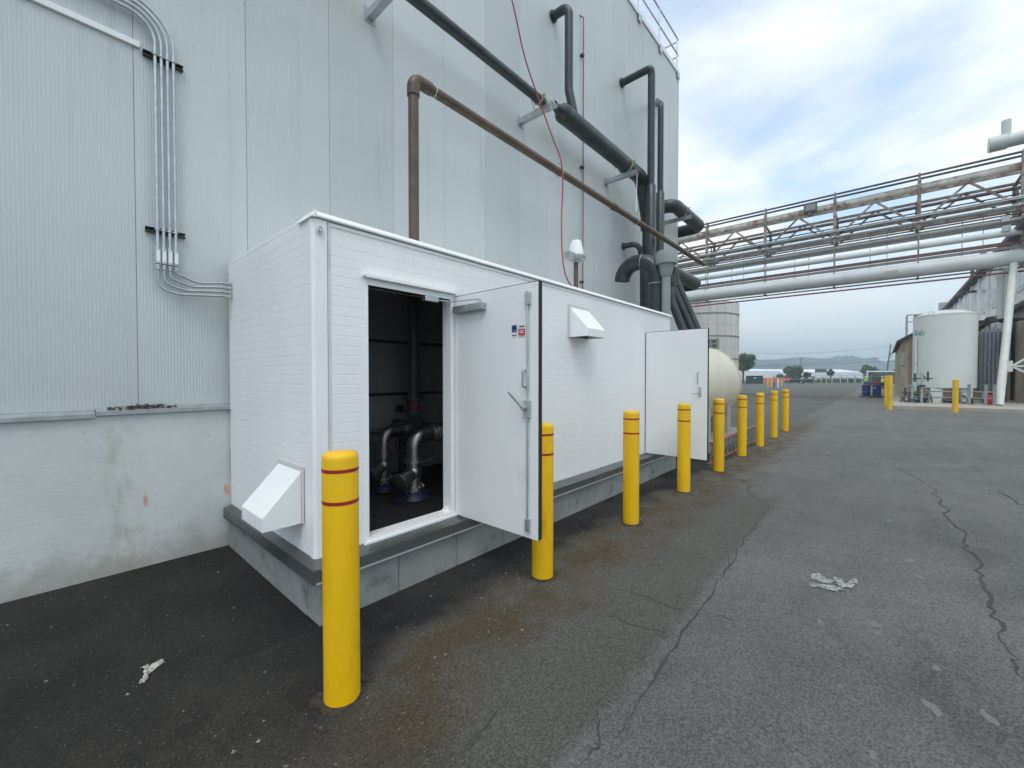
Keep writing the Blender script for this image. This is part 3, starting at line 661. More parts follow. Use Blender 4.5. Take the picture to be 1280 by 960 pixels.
for k in range(2):
    a = P1(649.5, 413.2 + 2.2 * k); e = P1(655.0, 414.0 + 2.2 * k); MB().box(fx - .004, fx - .003, min(a.y, e.y), max(a.y, e.y), min(a.z, e.z), max(a.z, e.z)).build('print', 'sticker_white', s)
# second door, outer face towards the camera
DX2 = 6.90
d2 = MB().box(DX2, DX2 + .045, DY0, DY1, DZ0, DZ1).build('door', 'door_white', enc, bevel=.003)
tag(d2, 'far door leaf swung wide open, showing plain outer face with lever')
MB().box(DX2 + .002, DX2 + .043, DY0 - .008, DY0 - .0005, DZ0, DZ1 + .003).build('edge_gasket', 'rubber', d2)
MB().box(DX2 + .004, DX2 + .041, DY0 - .006, DY1, DZ1 + .0005, DZ1 + .008).build('edge_gasket', 'rubber', d2)
MB().box(DX2 + .002, DX2 + .043, DY1 + .0005, DY1 + .010, DZ0 + .02, DZ1).build('edge_gasket', 'rubber', d2)
q = onX(873, 473, DX2)
h = MB(); h.tube(path([(DX2 - .001, q.y, q.z - .07), (DX2 - .05, q.y, q.z - .07), (DX2 - .05, q.y, q.z + .09), (DX2 - .001, q.y, q.z + .09)], .02), .009, 8); h.build('pull_handle', 'galv_dull', d2, smooth=50)
q = onX(875, 491, DX2); h = MB(); h.box(DX2 - .012, DX2 - .001, q.y - .022, q.y + .022, q.z - .06, q.z + .09); h.cyl((DX2 - .012, q.y, q.z), (DX2 - .05, q.y, q.z), .011, 8); h.bar((DX2 - .05, q.y - .01, q.z), (DX2 - .05, q.y + .10, q.z - .02), .016, .016); h.build('lever_handle', 'galv', d2, bevel=.002)

# rain hoods
def hood(c, out, wide, label):
    """c = middle of the foot of the flange on the wall; out, wide = unit vectors"""
    c = Vector(c); W, H, Dp, lip = .225, .39, .265, .10; n, u, zv = Vector(out), Vector(wide), Vector((0, 0, 1))
    t = MB()
    fr = MB(); fr.prism([c - u * (W + .03) + n * .006 - zv * .0, c + u * (W + .03) + n * .006, c + u * (W + .03) + n * .006 + zv * (H + .04), c - u * (W + .03) + n * .006 + zv * (H + .04)], n * .008)
    f = fr.build('vent_hood', 'trim_grime_shade', enc, bevel=.002); tag(f, label)
    for sgn in (-1, 1):
        b0 = c + u * sgn * W + n * .015
        t.prism([b0, b0 + n * Dp, b0 + n * Dp + zv * lip, b0 + zv * H], u * (-sgn) * .006)
    a0 = c - u * (W - .006) + n * .015
    t.prism([a0 + n * Dp, a0 + n * Dp + zv * lip, a0 + n * (Dp - .006) + zv * lip, a0 + n * (Dp - .006)], u * (2 * W - .012))
    sl_ = (n * Dp - zv * (H - lip)).normalized(); nr = (n * (H - lip) + zv * Dp).normalized() * .006
    t.prism([a0 + zv * H, a0 + n * Dp + zv * lip, a0 + n * Dp + zv * lip - nr, a0 + zv * H - nr], u * (2 * W - .012))
    t.build('cowl', 'trim_white', f, bevel=.003)
    MB().prism([c - u * (W - .02) + n * .0145 + zv * .01, c + u * (W - .02) + n * .0145 + zv * .01, c + u * (W - .02) + n * .0145 + zv * (H - .03), c - u * (W - .02) + n * .0145 + zv * (H - .03)], n * .004).build('screen', 'steel_dark', f)
    return f
hood((EX0, 3.47, .65), (-1, 0, 0), (0, 1, 0), 'white rain hood low on the side wall')
hood((4.79, EY0, 2.265), (0, -1, 0), (1, 0, 0), 'white rain hood high on the front wall')

# floor grating
gr = MB()
for k in range(46): yv = 3.17 + k * .04; gr.box(EX0 + TH + .02, 4.6, yv, yv + .006, .425, .455)
for k in range(30): xv = 1.42 + k * .105; gr.box(xv, xv + .006, 3.165, 4.95, .430, .4535)
gr.build('floor_grating', 'grate', enc)
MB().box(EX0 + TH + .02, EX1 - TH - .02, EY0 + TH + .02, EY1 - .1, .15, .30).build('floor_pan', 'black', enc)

# ------------------------------------------------------------------ pumps and pipework inside
def flange(m, c, ax, r, t=.022): m.lathe([(r * .6, -t), (r, -t), (r, -.002), (r * .98, 0), (r, .002), (r, t), (r * .6, t)], c, 20, axis=ax)
def pump(x, yv, lab, zt):
    t = thing('pump', lab, 'pump', (x, yv, .455), 'pumps inside the pump house')
    m = MB(); m.lathe([(.15, 0), (.16, .02), (.14, .05), (.10, .085), (.075, .10)], (x, yv, .457), 24); m.bar((x - .25, yv - .05, .485), (x + .22, yv + .02, .485), .07, .05); m.build('casing', 'pump_blue', t, smooth=40)
    m = MB(); m.cyl((x, yv, .555), (x, yv, zt - .24), .072, 18); flange(m, (x, yv, .58), (0, 0, 1), .115); flange(m, (x, yv, zt - .26), (0, 0, 1), .10)
    m.lathe([(.06, 0), (.085, .03), (.085, .10), (.06, .13)], (x, yv, zt - .45), 18)
    m.build('riser', 'stainless', t, smooth=40)
    m = MB(); m.tube([(x, yv, zt - .38), (x - .10, yv - .02, zt - .42), (x - .19, yv - .04, zt - .45)], [.075, .07, .085], 14); m.lathe([(.085, 0), (.10, .01), (.10, .035), (.05, .05)], (x - .185, yv - .04, zt - .445), 14, axis=(-1, -.2, -.3)); m.build('check_valve', 'stainless', t, smooth=40)
    m = MB(); m.tube(path([(x, yv, zt - .25), (x, yv, zt), (2.99, yv, zt)], .25, 10), .074, 18); flange(m, (2.90, yv, zt), (1, 0, 0), .105); flange(m, (2.84, yv, zt), (1, 0, 0), .085, .012); m.build('elbow', 'stainless', t, smooth=40)
    m = MB(); flange(m, (x + .27, yv, zt), (1, 0, 0), .10, .014); m.build('flange', 'stainless', t, smooth=40)
    m = MB(); m.bar((x + .02, yv - .10, zt - .27), (x + .16, yv - .17, zt - .22), .018, .010); m.cyl((x, yv - .03, zt - .28), (x + .02, yv - .11, zt - .27), .014, 8); m.build('lever', 'steel_dark', t)
    m = MB()
    for q in range(8):
        a = q / 8 * 6.283; m.cyl((x + .095 * math.cos(a), yv + .095 * math.sin(a), .535), (x + .095 * math.cos(a), yv + .095 * math.sin(a), .62), .008, 6)
    m.build('flange_bolts', 'galv', t)
    return t
pump(2.57, 4.22, 'stainless pump pipe with elbow, further back in the dark doorway', 1.13)
pump(2.60, 3.68, 'stainless pump pipe with elbow, nearer the doorway', 1.13)
t = thing('pipe_header', 'dark steel header pipe with red valves inside pump house', 'pipe', (3.08, 4.1, .455))
m = MB(); m.cyl((3.08, 3.5, 1.13), (3.08, 4.75, 1.13), .075, 18); flange(m, (3.08, 3.5, 1.13), (0, 1, 0), .12); m.build('header', 'steel_dark', t, smooth=40)
m = MB(); m.cyl((3.08, 4.6, .455), (3.08, 4.6, 1.1), .05, 10); m.cyl((3.08, 3.62, .455), (3.08, 3.62, 1.1), .04, 10); m.build('stand', 'steel_dark', t)
m = MB(); m.tube(path([(3.0, 4.1, 1.15), (2.9, 4.1, 1.3), (2.9, 4.1, EZ1 - .02)], .05), .066, 18); flange(m, (2.9, 4.1, 1.50), (0, 0, 1), .12); flange(m, (2.9, 4.1, 1.34), (0, 0, 1), .11); m.build('riser', 'steel_dark', t, smooth=40)
m = MB(); m.lathe([(.05, -.05), (.085, -.045), (.085, .045), (.05, .05)], (2.9, 4.1, 1.42), 16); m.build('valve', 'valve_red', t, smooth=40)
m = MB(); m.tube([(2.9 + .07 * math.cos(q / 14 * 6.283), 3.93, 1.33 + .07 * math.sin(q / 14 * 6.283)) for q in range(15)], .008, 6); m.cyl((2.9, 3.93, 1.33), (2.9, 4.03, 1.38), .01, 6); m.build('handwheel', 'valve_red', t, smooth=40)
t = thing('wall_pipework', 'thin dark pipes and boxes on the back wall inside pump house', 'pipework', (3.4, 4.9, .455))
m = MB(); m.tube(path([(2.0, 4.88, 1.05), (4.4, 4.88, 1.05)], .1), .03, 8); m.tube(path([(3.5, 4.86, .46), (3.5, 4.86, 2.7)], .1), .025, 8); m.tube(path([(2.35, 4.7, .46), (2.35, 4.7, .95), (2.9, 4.7, .95), (2.9, 4.7, .46)], .08), .035, 10); m.build('small_pipes', 'grey_pipe', t, smooth=50)
for xx, zz in ((2.45, 1.3), (3.25, 1.32)): MB().box(xx - .05, xx + .05, 4.90, 4.945, zz - .05, zz + .05).build('junction_box', 'steel_dark', t)
MB().box(3.15, 3.3, 3.55, 3.75, .456, 1.0).build('motor_stand', 'steel_dark', t)
t = thing('sump_pump', 'small round grey canister on the floor by the doorway', 'pump', (2.93, 3.42, .455))
m = MB(); m.lathe([(.075, 0), (.085, .01), (.085, .17), (.07, .19)], (2.93, 3.42, .456), 18); m.build('canister', 'galv_dull', t, smooth=40); MB().lathe([(.06, 0), (.06, .03), (.03, .045)], (2.93, 3.42, .646), 14).build('lid', 'trim_white', t, smooth=40)

# ------------------------------------------------------------------ pipes on the wall
BY, BZ = 4.10, onY(535, 110, 4.10).z
t = thing('brown_pipe', 'brown pipe rising from pump house roof then running along wall', 'pipe', (onY(517, 200, BY).x, BY, EZ1 + .05))
bx = t.location.x; xe = onY(880, 331, BY).x
m = MB(); m.tube(path([(bx, BY, EZ1 + .03), (bx, BY, BZ), (xe, BY, BZ - .02)], .17, 10), .06, 18); m.build('pipe', 'brown_pipe', t, smooth=50)
m = MB(); m.tube(path([(bx, BY, BZ - .20), (bx, BY, BZ), (bx + .24, BY, BZ)], .15, 10), .073, 18); m.build('elbow', 'brown_pipe', t, smooth=50)
q = onY(768, 258, BY).x; m = MB(); m.lathe([(.06, -.06), (.072, -.055), (.072, .055), (.06, .06)], (q, BY, BZ - .01), 16, axis=(1, 0, 0)); m.build('coupling', 'brown_pipe', t, smooth=50)
MB().lathe([(.061, -.006), (.064, -.006), (.064, .006), (.061, .006)], (bx + .30, BY, BZ), 16, axis=(1, 0, 0)).build('clip', 'galv', t)
# bracket arms
brX = [2.95, 6.02, 9.25, 12.9]; AZB = 6.47
names = ['first galvanized bracket arm from the left, at the top edge of the photo', 'second galvanized bracket arm, under the joint of the black pipes', 'third galvanized bracket arm, just before the black pipe bends down', 'farthest galvanized bracket arm, by the corner of the building']
PY_ = 4.60; PZ = onY(702, 140, PY_).z
for bxx, lab in zip(brX, names):
    t = thing('bracket_arm', lab, 'bracket', (bxx, WY, AZB), 'pipe bracket arms on the wall')
    m = MB(); m.box(bxx - .045, bxx + .045, 4.30, WY - .008, AZB - .003, AZB + .003); m.box(bxx - .045, bxx - .040, 4.30, WY - .008, AZB + .003, AZB + .09); m.box(bxx + .040, bxx + .045, 4.30, WY - .008, AZB + .003, AZB + .09); m.box(bxx - .045, bxx + .045, 4.30, WY - .008, AZB + .09, AZB + .095)
    m.build('channel', 'galv', t)
    m = MB(); m.box(bxx - .08, bxx + .08, WY - .008, WY - .001, AZB - .05, AZB + .14); m.build('wall_plate', 'galv_dull', t)
    rr = .085 if bxx < 6.1 else .175
    zc = PZ if bxx > 6.1 else onY(523, 2, PY_).z
    sx_ = bxx; bxx = bxx - (.12 if 6 < bxx < 6.1 else 0)
    if True:
        m = MB(); m.tube([(bxx, PY_ + (rr + .01) * math.cos(q / 10 * math.pi), zc - (rr + .01) * math.sin(q / 10 * math.pi)) for q in range(11)], .012, 6); m.build('saddle_strap', 'rope', t, smooth=50)
        m = MB(); m.bar((bxx, 4.33, zc + .02), (bxx, 4.88, zc + .02), .03, .03) if sx_ > 6.1 else m.bar((bxx, 4.45, zc + .02), (bxx, 4.75, zc + .02), .03, .03); m.cyl((sx_, 4.46, AZB), (bxx, 4.46, zc), .007, 6); m.cyl((sx_, 4.74, AZB), (bxx, 4.74, zc), .007, 6); m.build('strap_bar', 'rope', t)
# hangers of the brown pipe
for px, py, lab, bxx in ((700, 205, 'looped wire hanger on the brown pipe beside the red hose', 6.02), (795, 272, 'clevis hanger on the brown pipe near its far end', 9.25)):
    X = onY(px, py, BY).x; t = thing('pipe_hanger', lab, 'hanger', (X, BY, BZ + .05), 'brown pipe hangers')
    m = MB(); m.tube([(X, BY + .075 * math.sin(q), BZ - .01 - .075 * math.cos(q)) for q in [R(a) for a in range(-110, 111, 20)]], .007, 6); m.build('clevis', 'galv', t, smooth=50)
    m = MB(); m.tube([(X, BY - .075, BZ + .02), (X - .02, BY - .06, BZ + .16), (X + .02, BY + .06, BZ + .16), (X, BY + .075, BZ + .02)], .007, 6); m.build('loop', 'galv', t, smooth=50)
    m = MB(); m.cyl((X, BY, BZ + .16), (bxx + .02 if px > 750 else X, 4.315, AZB + .02), .005, 6)
    if px < 750: m.bar((X, 4.315, AZB + .03), (bxx + .046, 4.33, AZB + .05), .02, .02)
    m.build('rod', 'galv', t)
# black pipes
zs = onY(523, 2, PY_).z
t = tag(MB().tube([(-1, PY_, zs), (6.06, PY_, zs)], .08, 18).build('black_pipe', 'insul', smooth=50), 'long thin black pipe running along wall from top of photo', 'pipe')
cx = onY(809, 300, PY_).x; xb = onY(703, 138, PY_).x
t = thing('black_pipe', 'thick black pipe running along wall then bending down beside gooseneck', 'pipe', (cx, PY_, 3.3))
m = MB(); m.tube(path([(xb, PY_, PZ), (cx - .35, PY_, PZ), (cx, PY_, PZ - .85), (cx, PY_, PZ - 1.2)], [.35, .2], 8), .17, 22); m.build('pipe', 'insul', t, smooth=50)
m = MB(); m.lathe([(.07, -.22), (.09, -.13), (.13, -.06), (.163, -.02), (.173, .03), (.173, .12), (.168, .13)], (xb, PY_, PZ), 22, axis=(1, 0, 0)); m.build('end_cap', 'insul', t, smooth=50)
m = MB(); m.tube(path([(cx + .02, PY_ + .02, PZ - 1.15), (cx + .02, PY_ + .02, 3.3), (cx + .02, WY - .02, 3.3)], .2), .115, 18); m.build('riser', 'insul', t, smooth=50)
t = thing('black_pipe', 'black pipe wrapping round the far corner of the building', 'pipe', (WX1 + .6, 5, 0))
m = MB(); m.tube(path([(12.3, WY - .02, PZ), (12.3, PY_, PZ), (WX1 + .75, PY_, PZ), (WX1 + .75, 9, PZ)], .3), .19, 20); m.tube(path([(12.4, WY - .02, PZ - 1.9), (12.4, PY_ + .1, PZ - 1.9), (WX1 + .75, PY_ + .1, PZ - 1.9), (WX1 + .75, 9, PZ - 1.9)], .28), .19, 20); m.build('pipe', 'insul', t, smooth=50)
m = MB(); m.cyl((WX1 + .75, 7, 0), (WX1 + .75, 7, PZ - .2), .06, 10); m.build('support', 'steel_dark', t)
def stub(name, lab, px0, py0, pts, r, wide=None, low=None, eidx=-1):
    a = onY(px0, py0, WY - .006); t = thing(name, lab, 'pipe', a, 'black pipe stubs from the wall')
    P = [Vector((a.x, WY - .01, a.z))] + [Vector(p) for p in pts(a)]
    m = MB(); m.tube(path(P, [r * 3.2] * (len(P) - 2), 8), r, 16); m.build('pipe', 'insul', t, smooth=50)
    m = MB(); m.lathe([(r, -.03), (r * 1.35, -.03), (r * 1.35, -.002), (r, 0)], (a.x, WY - .008, a.z), 18, axis=(0, 1, 0)); m.build('wall_flange', 'insul', t, smooth=40)
    if wide:
        e = P[eidx]; m = MB(); m.tube([(e.x, e.y, low), (e.x, e.y, wide - .04), (e.x, e.y, wide)], [r * 1.35, r * 1.35, r * 1.02], 16); m.build('insulated_sleeve', 'insul', t, smooth=50)
    return t
stub('vent_stub', 'black pipe stub high on wall dropping into the thick black pipe', 691, 21, lambda a: [(a.x, 4.72, a.z), (a.x, 4.72, 7.45), (a.x + .05, PY_, PZ + .05)], .085)
stub('vent_stub', 'black pipe stub arching out and dropping before the building corner', 777, 104, lambda a: [(a.x + .05, 4.36, a.z + .05), (a.x + .10, 4.36, a.z - .1), (a.x + .10, 4.36, 2.95), (a.x + .10, WY - .02, 2.95)], .088, wide=onY(815, 232, 4.36).z, low=3.2, eidx=-2)
a3 = onY(826, 130, 4.55)
stub('vent_stub', 'black pipe stub nearest the building corner, dropping straight down', 822, 128, lambda a: [(a3.x, 4.55, a3.z), (a3.x, 4.55, 2.95), (a3.x, WY - .02, 2.95)], .08, wide=onY(826, 240, 4.55).z, low=3.2, eidx=-2)
stub('vent_stub', 'small black pipe stub above the gooseneck vent', 779, 308, lambda a: [(a.x + .1, 4.72, a.z + .03), (a.x + .18, 4.66, a.z - .5), (a.x + .2, 4.66, 3.2), (a.x + .2, WY - .02, 3.2)], .07)
# thin copper line and clamps
x = onY(729, 200, 5.07).x; t = thing('thin_wall_line', 'thin reddish vertical tube clamped to the wall', 'pipe', (x, 5.08, 0))
zt = onY(729, 22, 5.08).z
m = MB(); m.tube(path([(x - .10, 5.11, zt), (x, 5.07, zt), (x, 5.07, 0)], .04), .012, 8); m.build('tube', 'copper_thin', t, smooth=50)
for py in (70, 210, 353):
    z = onY(729, py, 5.08).z; MB().box(x - .07, x + .02, 5.05, 5.115, z - .02, z + .02).build('clamp', 'steel_dark', t, bevel=.004)
# red hose
hp = [onY(630, -40, 4.4), onY(640, 0, 4.4), onY(655, 68, 4.38), onY(672, 120, 4.28), onY(690, 170, 4.1), onY(701, 200, 3.98), onY(703.5, 230, 3.93), onY(702, 270, 3.85), onY(702.5, 310, 3.6), onY(706, 340, 3.35), onY(713, 356, 3.12), onY(716, 362, 3.10)]
hp[-1].z = EZ1 + .07; hp[-2].z = max(hp[-2].z, EZ1 + .085)
def spline(P, k=8):
    out = []
    for i in range(len(P) - 1):
        p0, p1, p2, p3 = P[max(i-1, 0)], P[i], P[i+1], P[min(i+2, len(P)-1)]
        for j in range(k):
            s = j / k; out.append(.5 * ((2*p1) + (p2-p0)*s + (2*p0-5*p1+4*p2-p3)*s*s + (3*p1-p0-3*p2+p3)*s**3))
    return out + [P[-1]]
top = hp[0] + Vector((-.4, .2, 5)); 
hp = [onY(560, -330, 4.6), onY(600, -160, 4.5)] + hp[1:]
tag(MB().tube(spline(hp), .0115, 8).build('red_hose', 'hose_red', smooth=60), 'thin red hose hanging down in front of the wall', 'hose')
# strobe beacon on a stub
q = onY(720, 340, 3.55); t = thing('beacon_light', 'white ribbed beacon light on a short brown stub pipe', 'beacon', (q.x, 3.55, EZ1 + .05))
z0 = onY(720, 326, 3.55).z
MB().cyl((q.x, 3.55, EZ1 + .03), (q.x, 3.55, z0), .036, 14).build('stub', 'brown_pipe', t, smooth=50)
m = MB(); m.lathe([(.045, 0), (.08, .01), (.08, .03), (.13, .04), (.145, .06), (.145, .10), (.09, .11)], (q.x, 3.55, z0 - .03), 20); m.box(q.x - .25, q.x - .08, 3.50, 3.60, z0 - .01, z0 + .09); m.build('housing', 'galv_dull', t, smooth=40)
m = MB(); m.lathe([(.12, 0), (.12, .025), (.085, .20), (.07, .225), (.0, .235)], (q.x, 3.55, z0 + .078), 12); m.build('dome', 'trim_white', t)
# gooseneck vent
gx = 8.60; gy = onX(820, 370, gx).y; gt = onX(800, 330, gx); rr_ = .36
zc = 3.85
t = thing('gooseneck_vent', 'dark grey gooseneck vent pipe curving back towards the wall', 'vent', (gx, gy, 0))
pts = [Vector((gx, gy, 0)), Vector((gx, gy, zc - .15))] + [Vector((gx - .10 * (1 - math.cos(a)) / 2, gy + rr_ * (1 - math.cos(a)), zc + rr_ * math.sin(a))) for a in [R(k * 10) for k in range(0, 19)]]
m = MB(); m.tube(pts, .165, 22, caps=False); m.build('pipe', 'pipe_grey', t, smooth=50)
e = pts[-1]; m = MB(); m.tube([pts[-1] - (pts[-1] - pts[-2]) * .1, pts[-1] + (pts[-1] - pts[-2]) * .02], .157, 22); m.build('mouth_screen', 'black', t)
for pp, ax in ((pts[1], Vector((0, 0, 1))), (pts[10], (pts[11] - pts[9]))):
    m = MB(); m.lathe([(.166, -.006), (.169, -.006), (.169, .006), (.166, .006)], pp, 22, axis=ax); m.build('weld_ring', 'galv_dull', t)
# capped vent
cy = onX(832.5, 370, 8.55).y; zc2 = onX(834, 345, 8.55).z
t = thing('capped_vent', 'grey-green vent stack with a mushroom cap beside the gooseneck', 'vent', (8.55, cy, 0))
m = MB(); m.cyl((8.55, cy, 0), (8.55, cy, zc2 + .02), .088, 18); m.lathe([(.088, -.02), (.11, -.015), (.11, .015), (.088, .02)], (8.55, cy, zc2 + .02), 18); m.build('stack', 'vent_green', t, smooth=50)
m = MB(); m.lathe([(.10, .02), (.12, .04), (.145, .22), (.215, .24), (.215, .40), (.19, .50), (.05, .53)], (8.55, cy, zc2), 22); m.build('cap', 'vent_green', t, smooth=35)
# dark pipes raking down to the right
for k, (a, b_, r, lab, mm) in enumerate((((846, 352), (876, 420), .08, 'upper dark pipe raking down behind the far door', 'insul'), ((842, 362), (868, 420), .085, 'lower dark pipe raking down behind the far door', 'pipe_grey'), ((840, 378), (858, 424), .09, 'lowest dark pipe raking down behind the far door', 'insul'))):
    X = 10.6 - .35 * k; p0 = onX(a[0], a[1], X); p1 = onX(b_[0], b_[1], X)
    m = MB(); m.tube(path([(p0.x - .02, p0.y + .05, p0.z + .35), p0, p1, (p1.x, p1.y - .02, 2.0)], .2), r, 16); tag(m.build('raking_pipe', mm, smooth=50), lab, 'pipe', 'dark pipes behind the far door')

# ------------------------------------------------------------------ bollards
def make_bollard(name='bollard', h=1.345, r=.0945, m='yellow', bands=True):
    t = thing(name, '', 'bollard', (0, 0, 0))
    prof = [(r, -.03), (r, h - .042), (r * .985, h - .026), (r * .93, h - .012), (r * .8, h - .004), (.001, h)]
    MB().lathe(prof, (0, 0, 0), 32, caps=False).build('sleeve', m, t, smooth=60)
    if bands:
        for z in (h - .095, h - .265):
            MB().lathe([(r - .004, -.0095), (r + .0012, -.0095), (r + .0012, .0095), (r - .004, .0095)], (0, 0, z), 32, caps=False).build('band', 'band_red', t, smooth=60)
    return t
def copy_tree(o, parent=None):
    c = o.copy(); col.objects.link(c); c.parent = parent
    for ch in [x for x in o.children]: copy_tree(ch, c)
    return c
BP = [(428, 884), (678, 725), (788.5, 656), (854.5, 615.5), (898, 589.5), (927, 570.5), (949.5, 558), (967, 547), (981.5, 539)]
ords = ['yellow bollard nearest the camera, before the near corner of the pump house', 'yellow bollard right behind the edge of the near open door', 'yellow bollard between the two open doors, before the white wall',
        'yellow bollard standing before the far open door', 'yellow bollard just right of the far open door, at the ladder foot', 'yellow bollard in front of the middle of the red ladder',
        'yellow bollard at the far end of the red ladder', 'second farthest yellow bollard of the row', 'farthest yellow bollard of the row beyond the beige tank']
b0 = make_bollard()
for i, (px, py) in enumerate(BP):
    q = onZ(px, py); d = Vector((q.x, q.y, 0)).normalized() * .094; t = b0 if i == 0 else copy_tree(b0)
    t.location = q + d; t.rotation_euler.z = i * .8; tag(t, ords[i], 'bollard', 'yellow bollards along the pump house')
    t.rotation_euler.x = random.uniform(-.004, .004)
    for kk in range(2): blob('dirt_collar', q + d + Vector((random.uniform(-.04, .04), random.uniform(-.04, .04), 0)), .128 - .01 * kk, .118 - .01 * kk, 'dirt', z=.0022 + .0012 * kk, rough=.3, ang=random.uniform(0, 3))

# ------------------------------------------------------------------ ladder on its side behind the bollards
t = thing('ladder', 'red fibreglass ladder lying on its long edge behind the bollards', 'ladder', (11, 2.55, 0))
lx0, lx1, ly, lh, lean = 8.75, 12.75, 2.56, .45, -.05
m = MB(); m.box(lx0, lx1, ly - .035, ly + .035, .002, .030); m.build('rail', 'ladder_red', t, bevel=.003)
m = MB(); m.box(lx0, lx1, ly + lean - .035, ly + lean + .035, lh - .028, lh); m.build('rail', 'ladder_red', t, bevel=.003)
x = lx0 + .15
while x < lx1: MB().bar((x, ly, .028), (x, ly + lean, lh - .026), .034, .034).build('rung', 'galv', t); x += .305

# ------------------------------------------------------------------ beige tank
TX0, TX1, TY, TR, TZ = 9.75, 12.75, 3.95, 1.06, 1.55
t = thing('horizontal_tank', 'big beige horizontal storage tank beyond the far door', 'tank', ((TX0 + TX1) / 2, TY, 0))
prof = [(.02, TX0 - .45)] + [(TR * math.sin(a), TX0 - .45 * math.cos(a)) for a in [R(k * 10) for k in range(1, 10)]] + [(TR * math.cos(a), TX1 + .68 * math.sin(a)) for a in [R(k * 7.5) for k in range(1, 12)]] + [(.02, TX1 + .68)]
MB().lathe(prof, (0, TY, TZ), 48, axis=(1, 0, 0)).build('shell', 'tank_beige', t, smooth=40)
MB().lathe([(TR + .001, -.03), (TR + .006, -.03), (TR + .006, .03), (TR + .001, .03)], (TX1 + .02, TY, TZ), 48, axis=(1, 0, 0), caps=False).build('seam', 'tank_beige', t, smooth=40)
for sx in (TX0 + .5, 12.0):
    pr_ = [(sx, TY - .92, .28), (sx, TY + .92, .28), (sx, TY + .92, 1.0)] + [(sx, TY + (TR + .002) * math.sin(a), TZ - (TR + .002) * math.cos(a)) for a in [R(k) for k in range(60, -61, -12)]] + [(sx, TY - .92, 1.0)]
    MB().prism(pr_, (.3, 0, 0)).build('saddle', 'saddle', t)
MB().box(TX0 - .2, TX1 + .6, TY - 1.05, TY + 1.05, 0, .278).build('pad', 'curb', t, bevel=.02)

# ------------------------------------------------------------------ silo
SX, SY, SR, SH = 50, 15.6, 3.92, 9.75
t = thing('silo', 'tall white banded silo behind the pipe bridge and beige tank', 'silo', (SX, SY, 0))
MB().lathe([(SR, 0), (SR, SH), (SR * .98, SH + .05), (SR * .4, SH + 1.1), (.3, SH + 1.3)], (SX, SY, 0), 64).build('shell', 'silo_white', t, smooth=30)
for k in range(1, 5):
    MB().lathe([(SR - .02, -.05), (SR + .06, -.05), (SR + .06, .05), (SR - .02, .05)], (SX, SY, 2.4 * k - 1.1), 64, caps=False).build('band', 'silo_band', t, smooth=30)
    MB().lathe([(SR - .02, -.02), (SR + .012, -.02), (SR + .012, .02), (SR - .02, .02)], (SX, SY, 2.4 * k + .1), 64, caps=False).build('seam', 'silo_seam', t, smooth=30)
for k in range(14):
    a = R(170 + k * 13); MB().bar((SX + (SR + .005) * math.cos(a), SY + (SR + .005) * math.sin(a), .05), (SX + (SR + .005) * math.cos(a), SY + (SR + .005) * math.sin(a), SH - .02), .05, .02).build('seam', 'silo_seam', t)
q = onX(889, 430, SX - SR - .12); m = MB(); m.box(q.x - .02, q.x + .02, q.y - .75, q.y + .75, q.z - .55, q.z + .55); sg = m.build('notice_board', 'saddle', t)
for yy_, zz_ in ((.35, .25), (-.3, .25), (.35, -.2), (-.3, -.2)): MB().box(q.x - .026, q.x - .021, q.y + yy_ - .22, q.y + yy_ + .22, q.z + zz_ - .14, q.z + zz_ + .14).build('print', 'sign_grey', sg)
MB().box(q.x, q.x + .6, q.y - .03, q.y + .03, q.z - .03, q.z + .03).build('standoff', 'silo_band', sg)

# ------------------------------------------------------------------ pipe bridge across the yard
GX0, GX1 = 39.0, 41.2; GA, GB = -8.5, 24.0
br = thing('pipe_bridge', 'rusty steel truss pipe bridge spanning the yard', 'bridge', (40.1, 8, 0))
postY = [-6.2 + 4.46 * k for k in range(7)]
for X in (GX0, GX1):
    for z, w in ((14.0, .16), (12.28, .14), (11.82, .20)):
        MB().box(X - .07, X + .07, GA, GB, z - w / 2, z + w / 2).build('chord', 'truss', br)
    for yv in postY: MB().box(X - .10, X + .10, yv - .09, yv + .09, 11.6, 14.98 if X == GX0 else 14.0).build('post', 'truss', br)
    for a, b_ in zip(postY, postY[1:]):
        mid = (a + b_) / 2
        MB().bar((X - .02, a + .15, 12.05), (X - .02, mid - .08, 13.95), .10, .12).build('diagonal', 'truss', br)
        MB().bar((X - .02, mid + .08, 13.95), (X - .02, b_ - .15, 12.05), .10, .12).build('diagonal', 'truss', br)
for yv in postY:
    MB().box(GX0 + .1, GX1 - .1, yv - .06, yv + .06, 11.66, 11.80).build('cross_beam', 'truss', br)
    MB().box(GX0 + .1, GX1 - .1, yv - .06, yv + .06, 13.86, 13.98).build('cross_beam', 'truss', br)
    m = MB(); m.cyl((GX0 + .35, yv, 8.45), (GX0 + .35, yv, 11.7), .035, 6); m.build('hanger_rod', 'truss', br)
    m = MB(); m.bar((GX0 - .25, yv, 8.42), (GX0 + .9, yv, 8.42), .10, .08); m.cyl((GX0 - .2, yv, 8.4), (GX0 - .2, yv, 11.7), .03, 6); m.build('hanger_rod', 'truss', br)
for a, b_ in zip(postY, postY[1:]):
    for f_ in (.35, .55): 
        yv = a + (b_ - a) * f_; MB().cyl((GX0 + .1, yv, 9.4), (GX0 + .1, yv, 11.75), .018, 6).build('hanger_rod', 'truss', br)
for yv in (-7.7, 20.5):
    for X in (GX0, GX1): MB().box(X - .14, X + .14, yv - .14, yv + .14, 0 if yv > 0 else .2, 11.6).build('tower_leg', 'truss', br)
    for z in (4, 8): MB().bar((GX0, yv, z), (GX1, yv, z + 3), .08, .08).build('brace', 'truss', br)
